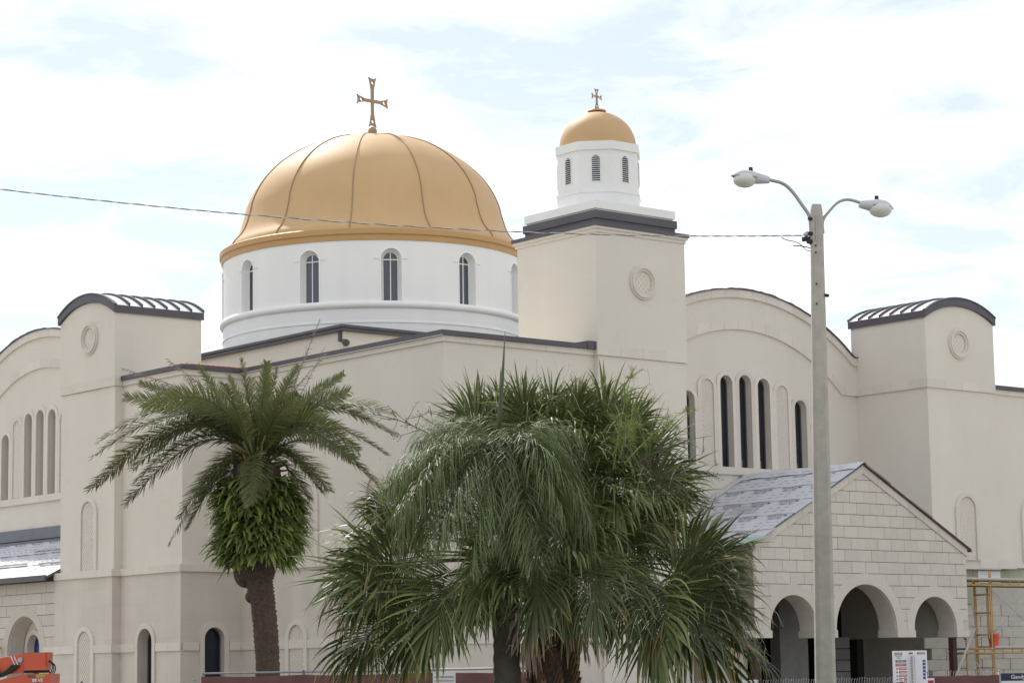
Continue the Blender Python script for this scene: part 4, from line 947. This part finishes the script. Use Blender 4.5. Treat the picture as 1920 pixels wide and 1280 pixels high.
for k in range(2600):
    z = rd.uniform(0, 1); a = rd.uniform(0, 6.28); zz = 4.25 + 1.75 * z; r = .56 + .32 * math.sin(math.pi * min(1, .16 + .70 * z)) ** .7 * rd.uniform(.5, 1.08)
    c = V((28.84 + r * math.cos(a), 43.58 + r * math.sin(a), zz)); o_ = V((math.cos(a), math.sin(a), 0)); tg = V((-math.sin(a), math.cos(a), 0))
    r *= 1 + .09 * math.sin(3 * a + 7 * z) + .06 * math.sin(5 * a - 11 * z)
    c = V((28.84 + r * math.cos(a), 43.58 + r * math.sin(a), zz - .18 * max(0, math.sin(4 * a)) * (1 - z))); L = rd.uniform(.28, .50) * (1.5 if rd.random() < .12 else 1); cur = (o_ * rd.uniform(.5, 1) + tg * rd.uniform(-.9, .9) + UP * rd.uniform(-.2, .8)).normalized(); P = [c - o_ * .1]; ns = 9
    for j in range(ns): cur = (cur - UP * rd.uniform(.09, .22)).normalized(); P.append(P[-1] + cur * L / ns)
    sd_ = (perp(cur) + V((rd.uniform(-.5, .5), rd.uniform(-.5, .5), rd.uniform(-.5, .5)))).normalized(); w = rd.uniform(.05, .078); tv = rd.random() ** 1.5
    for j in range(1, ns + 1):   # small leaflets to both sides of the midrib
        q = P[j] - P[j - 1]; qn = q.normalized(); ww = w * min(1, 1.25 - j / ns)
        for sg in (1, -1):
            d2 = (sd_ * sg + qn * .35 - UP * .15).normalized(); i = len(fe.v)
            fe.v += [tuple(P[j - 1]), tuple(P[j - 1] + q), tuple(P[j - 1] + q * .95 + d2 * ww), tuple(P[j - 1] + q * .15 + d2 * ww * .95)]; fe.t += [tv] * 4; fe.f.append((i, i + 1, i + 2, i + 3))
tag(add('fern_mass', fe, 'fern', DP, False, False), 'green sword ferns growing round the trunk', kind='stuff')

# --- fan palms and the drooping feather palm in the middle
rs = random.Random(23)
S1 = [((22.98,28.45,5.18),(22.60,28.57,6.26),0),((23.48,28.53,5.38),(23.28,28.52,6.36),0),((23.41,27.92,5.41),(23.28,27.74,6.32),0),((24.15,28.20,5.56),(24.22,28.11,6.46),0),((24.13,27.58,5.46),(24.20,27.37,6.32),0),((24.74,27.74,5.38),(24.94,27.54,6.31),0),((24.58,27.13,5.15),(24.88,26.60,6.01),0),((23.15,28.99,5.03),(22.74,29.34,5.75),0),((25.07,27.42,4.90),(25.79,26.81,5.69),0),((24.72,26.86,4.56),(25.29,25.91,5.00),0),((25.31,27.45,4.41),(26.34,26.81,4.66),0),((24.65,26.87,4.06),(25.29,25.97,3.94),0),((24.84,27.27,3.88),(25.52,26.55,3.32),0),((24.32,26.94,3.77),(24.65,26.43,2.94),0),((23.23,29.38,4.72),(22.73,29.97,5.17),0),((23.83,26.99,4.25),(23.69,26.50,3.25),0),((23.42,27.19,4.33),(23.07,26.89,3.26),0),((24.00,26.80,4.56),(24.16,25.80,4.26),0),((24.45,28.83,5.07),(24.41,29.30,6.24),0),((25.03,28.33,5.14),(25.83,28.28,6.14),0),((23.61,26.97,4.72),(23.28,26.09,5.28),0),((25.36,28.21,4.29),(26.60,28.04,3.88),0),((22.89,27.90,4.27),(22.27,27.80,3.36),0)]
S2 = [((21.40,28.14,3.30),(20.11,28.76,3.60),1),((21.08,28.22,2.89),(19.99,28.75,2.74),2),((21.27,27.69,2.75),(20.51,27.99,1.64),2),((21.37,28.81,2.59),(20.72,29.64,1.73),2),((21.80,28.50,3.79),(21.15,29.28,3.94),0),((21.59,28.48,4.15),(20.97,29.21,4.42),0),((22.01,28.36,4.35),(21.48,28.99,4.75),0),((24.44,25.77,3.16),(25.26,24.73,3.67),1),((24.17,25.48,3.07),(25.14,24.49,2.71),2),((23.93,25.31,2.97),(24.68,24.52,1.71),2),((23.66,25.42,2.89),(23.61,25.19,1.50),0),((23.46,25.66,3.17),(23.04,25.70,2.01),0),((25.20,25.79,2.52),(25.88,25.34,1.86),2),((22.83,25.77,3.28),(22.68,25.46,2.12),1),((22.17,26.19,3.29),(21.87,25.99,2.13),1),((22.67,26.18,3.22),(22.59,25.94,2.05),1),((21.87,26.80,3.47),(21.25,26.90,2.35),0),((21.54,27.27,3.09),(21.05,27.34,1.95),0),((22.0,28.3,3.0),(21.5,28.7,1.9),0),((21.45,29.24,3.50),(21.03,29.92,3.11),2),((25.25,26.17,3.01),(26.08,25.88,2.28),0)]
QF = [((20.95,26.59,5.20),(20.03,27.11,3.67)),((21.05,26.11,5.24),(20.26,26.37,3.04)),((21.34,25.74,5.22),(21.12,25.53,3.02)),((21.70,25.70,5.24),(21.91,25.17,3.61)),((21.80,26.00,5.31),(22.36,25.50,4.02)),((21.13,27.08,5.25),(20.44,27.99,4.20)),((21.85,27.34,5.63),(21.52,28.50,5.08)),((22.65,26.69,5.54),(23.71,26.72,4.87)),((21.15,25.87,5.37),(20.57,25.92,2.65)),((21.43,25.55,5.13),(21.30,25.18,2.71))]
STALK = [((22.07,28.29,5.17),(21.16,28.96,5.67),0),((22.39,28.30,5.10),(21.90,28.73,5.69),0),((23.96,26.15,4.68),(24.67,25.08,5.18),0),((24.23,26.22,4.53),(25.02,25.41,4.67),0),((24.11,25.98,4.27),(24.71,25.23,4.16),0),((23.84,26.38,4.69),(23.94,26.02,6.20),1),((23.76,26.16,4.83),(23.88,25.79,5.61),1),((24.03,26.34,4.78),(24.87,25.61,5.69),1),((23.62,26.13,4.90),(23.64,25.78,5.35),1),((24.02,26.12,3.87),(24.46,25.34,3.29),0),((22.95,26.11,4.47),(22.34,25.74,4.97),0)]
def fan_palm(name, label, base, head, leaves, nfill, elev, pet, blade, seed):
    r = random.Random(seed); head = V(head); P = thing(name, base, label, 'palm tree', 'fan palms in the middle clump')
    tp = [V(base), V(base).lerp(head, .5), head - UP * .05]
    add('trunk', bark_tube(tp, [.24, .20, .21], 18, r, .012), 'palm_bark', P, True)
    boot = mk('leaf_boot', MB().prism([(-.055, 0), (.055, 0), (.06, .10), (.035, .30), (.0, .24), (-.035, .30), (-.06, .10)], lambda u, v, w: (u, -.02 - w - v * .30, v), -.012, .012), 'boot')
    n = int((head.z - .5) / .10)
    for k in range(n):
        for q in range(5):
            a = k * 2.4 + q * 2 * math.pi / 5; z = .3 + k * .10; c = V(base).lerp(head, z / head.z)
            rot = a + math.pi / 2; inst('leaf_boot', boot, P, (c.x + .175 * math.cos(a), c.y + .175 * math.sin(a), z), (0, 0, rot + r.uniform(-.2, .2)))
    leaves = leaves + [(tuple(V(h) + V((r.uniform(-.16, .16), r.uniform(-.16, .16), r.uniform(-.12, .12)))), tuple(V(t) + V((r.uniform(-.3, .3), r.uniform(-.3, .3), r.uniform(-.25, .2)))), 0 if o < 2 else 1) for h, t, o in leaves if not (21.5 < t[0] < 23.2 and t[2] < 2.2)]
    for hub, tip, old in leaves:
        add('fan_leaf', fan_leaf(r, hub, tip, head, [0, .30, .48][old], [.55, .85, 1.0][old] * (.7 if V(tip).z > V(hub).z else 1.25), face=r.random() < .75), 'fan_leaf' if not old else 'fan_leaf_old', P, False, False)
    for k in range(nfill):
        a = 2.39996 * k + r.uniform(-.3, .3); el = elev[0] + (elev[1] - elev[0]) * ((k + .5) / nfill); d = V((math.cos(a) * math.cos(el), math.sin(a) * math.cos(el), math.sin(el)))
        hub = head + d * r.uniform(*pet); d2 = (d - UP * (.25 + .35 * math.cos(el))).normalized(); tip = hub + d2 * r.uniform(*blade)
        add('fan_leaf', fan_leaf(r, hub, tip, head, 0, 1.1, 48), 'fan_leaf', P, False, False)
    return P
p1 = fan_palm('fan_palm', 'taller fan palm behind, its upright fans crowning the middle clump', (24.45, 28.3, 0), (24.10, 27.98, 4.75), S1, 46, (R_(80), R_(-40)), (.35, .9), (.85, 1.1), 31)
p2 = fan_palm('fan_palm', 'shorter fan palm with orange-tipped leaves spreading low to both sides', (23.15, 27.2, 0), (23.06, 27.18, 3.15), S2, 22, (R_(45), R_(-12)), (.5, 1.2), (.9, 1.15), 32)
for k in range(9):      # withered leaves hanging under the two crowns
    P_, hd = ((p1, V((24.10, 27.98, 4.6))), (p2, V((23.06, 27.18, 3.05))))[k % 2]; a = rs.uniform(3.4, 5.6); d = V((math.cos(a), math.sin(a), 0)); hub = hd + d * rs.uniform(.35, .7) - UP * rs.uniform(.2, .5)
    o = add('fan_leaf', fan_leaf(rs, hub, hub + d * .25 - UP * rs.uniform(.6, .85), hd, 0, 1.6, 34), 'date_dead', P_, False, False); o['label'] = 'withered brown fan leaf'
# loose pale threads hanging from the fan leaves
th = MB()
for hub, tip, old in S1 + S2:
    hub, tip = V(hub), V(tip)
    for k in range(20):
        b = hub.lerp(tip, rs.uniform(.35, .95)) + V((rs.uniform(-.45, .45), rs.uniform(-.45, .45), rs.uniform(-.2, .25))); L = rs.uniform(.12, .42); d = V((rs.uniform(-.5, .5), rs.uniform(-.5, .5), rs.uniform(-.9, .3)))
        th.tube([b, b + d * L * .5, b + d * L - UP * L * .35], [.0035, .003, .002], 3, False)
tag(add('leaf_threads', th, 'thread', p1, False, False), kind='stuff')
QP = thing('feather_palm', (22.0, 26.8, 0), 'smooth-trunked palm with long drooping feather fronds in front of the fan palms', 'palm tree')
QH = V((21.88, 26.68, 4.70))
add('trunk', bark_tube([V((22.48, 27.33, 0)), V((22.42, 27.25, 1.7)), V((22.25, 27.05, 3.2)), QH], [.22, .205, .19, .17], 20, rs, .005), 'queen_bark', QP, True)
for mid_, tip in QF:
    mid_, tip = V(mid_), V(tip); mid_.z -= .22; tip = mid_.lerp(tip, .82); pts = bez([QH, QH.lerp(mid_, .6) + UP * .30, mid_ + UP * .2, mid_.lerp(tip, .6) + UP * .05, tip], 18)
    add('frond', pinnate(rs, pts, 150, .80, .35, .12, 1.05, .0125, .45, secs=5, rach=.018), 'queen_leaf', QP, False, False)
for k in range(10):
    a = R_(150 + k * 21 + rs.uniform(-6, 6)) ; d = V((math.cos(a), math.sin(a), 0)); pts = bez([QH, QH + d * .35 + UP * .55, QH + d * .95 + UP * .40, QH + d * rs.uniform(1.2, 1.55) - UP * rs.uniform(.5, 1.5)], 16)
    add('frond', pinnate(rs, pts, 120, .80, .35, .12, 1.05, .0125, .45, secs=5, rach=.016), 'queen_leaf', QP, False, False)
sp_ = LB(); sp_.stem([V((21.84, 26.67, 5.0)), V((21.87, 26.63, 5.6)), V((21.90, 26.60, 6.15)), V((21.92, 26.57, 6.66))], [.036, .032, .020, .004], 6); add('spear_leaf', sp_, 'spear', QP, True, False)
sp_ = LB(); sp_.stem([V((21.82, 26.66, 5.0)), V((21.83, 26.63, 5.5)), V((21.845, 26.60, 5.95))], [.022, .018, .003], 6); add('spear_leaf', sp_, 'spear', QP, True, False)
# flower stalks: bare twigs with berries, and fresh yellow-green plumes
for (a, b, fresh) in STALK:
    a, b = V(a), V(b); lb = LB(); be = MB(); ax = b - a; L = ax.length
    main = bez([a, a.lerp(b, .5) + UP * (.12 * L), b - UP * .05], 10); lb.stem(main, [.012 - .0009 * k for k in range(11)], 5)
    nb = 22 if fresh else 11
    for k in range(nb):
        t = rs.uniform(.25, 1); p = main[int(t * 10)]; d = (ax.normalized() * rs.uniform(.2, .9) + V((rs.uniform(-1, 1), rs.uniform(-1, 1), rs.uniform(-.9, .8)))).normalized(); l = rs.uniform(.15, .42) * (.6 if fresh else 1.0)
        q = p + d * l * .5; q2 = p + d * l + UP * rs.uniform(-.12, .03); lb.stem([p, q, q2], [.005, .004, .0025], 4)
        for j in range(9 if fresh else 4):
            s_ = p.lerp(q2, rs.uniform(.25, 1)); d3 = (d + V((rs.uniform(-1, 1), rs.uniform(-1, 1), rs.uniform(-1, 1)))).normalized(); e_ = s_ + d3 * rs.uniform(.05, .13); lb.stem([s_, s_.lerp(e_, .5), e_], [.003, .0027, .002], 3)
            if not fresh and rs.random() < .35: be.sphere(e_, .010, 6, 4)
    o = add('flower_stalk', lb, 'flower_fresh' if fresh else 'flower_stalk', p1, False, False); o['label'] = 'fresh yellow-green flower plume' if fresh else 'bare twiggy flower stalk with dark berries'
    if be.v: tag(add('berries', be, 'berry', o, True), kind='stuff')
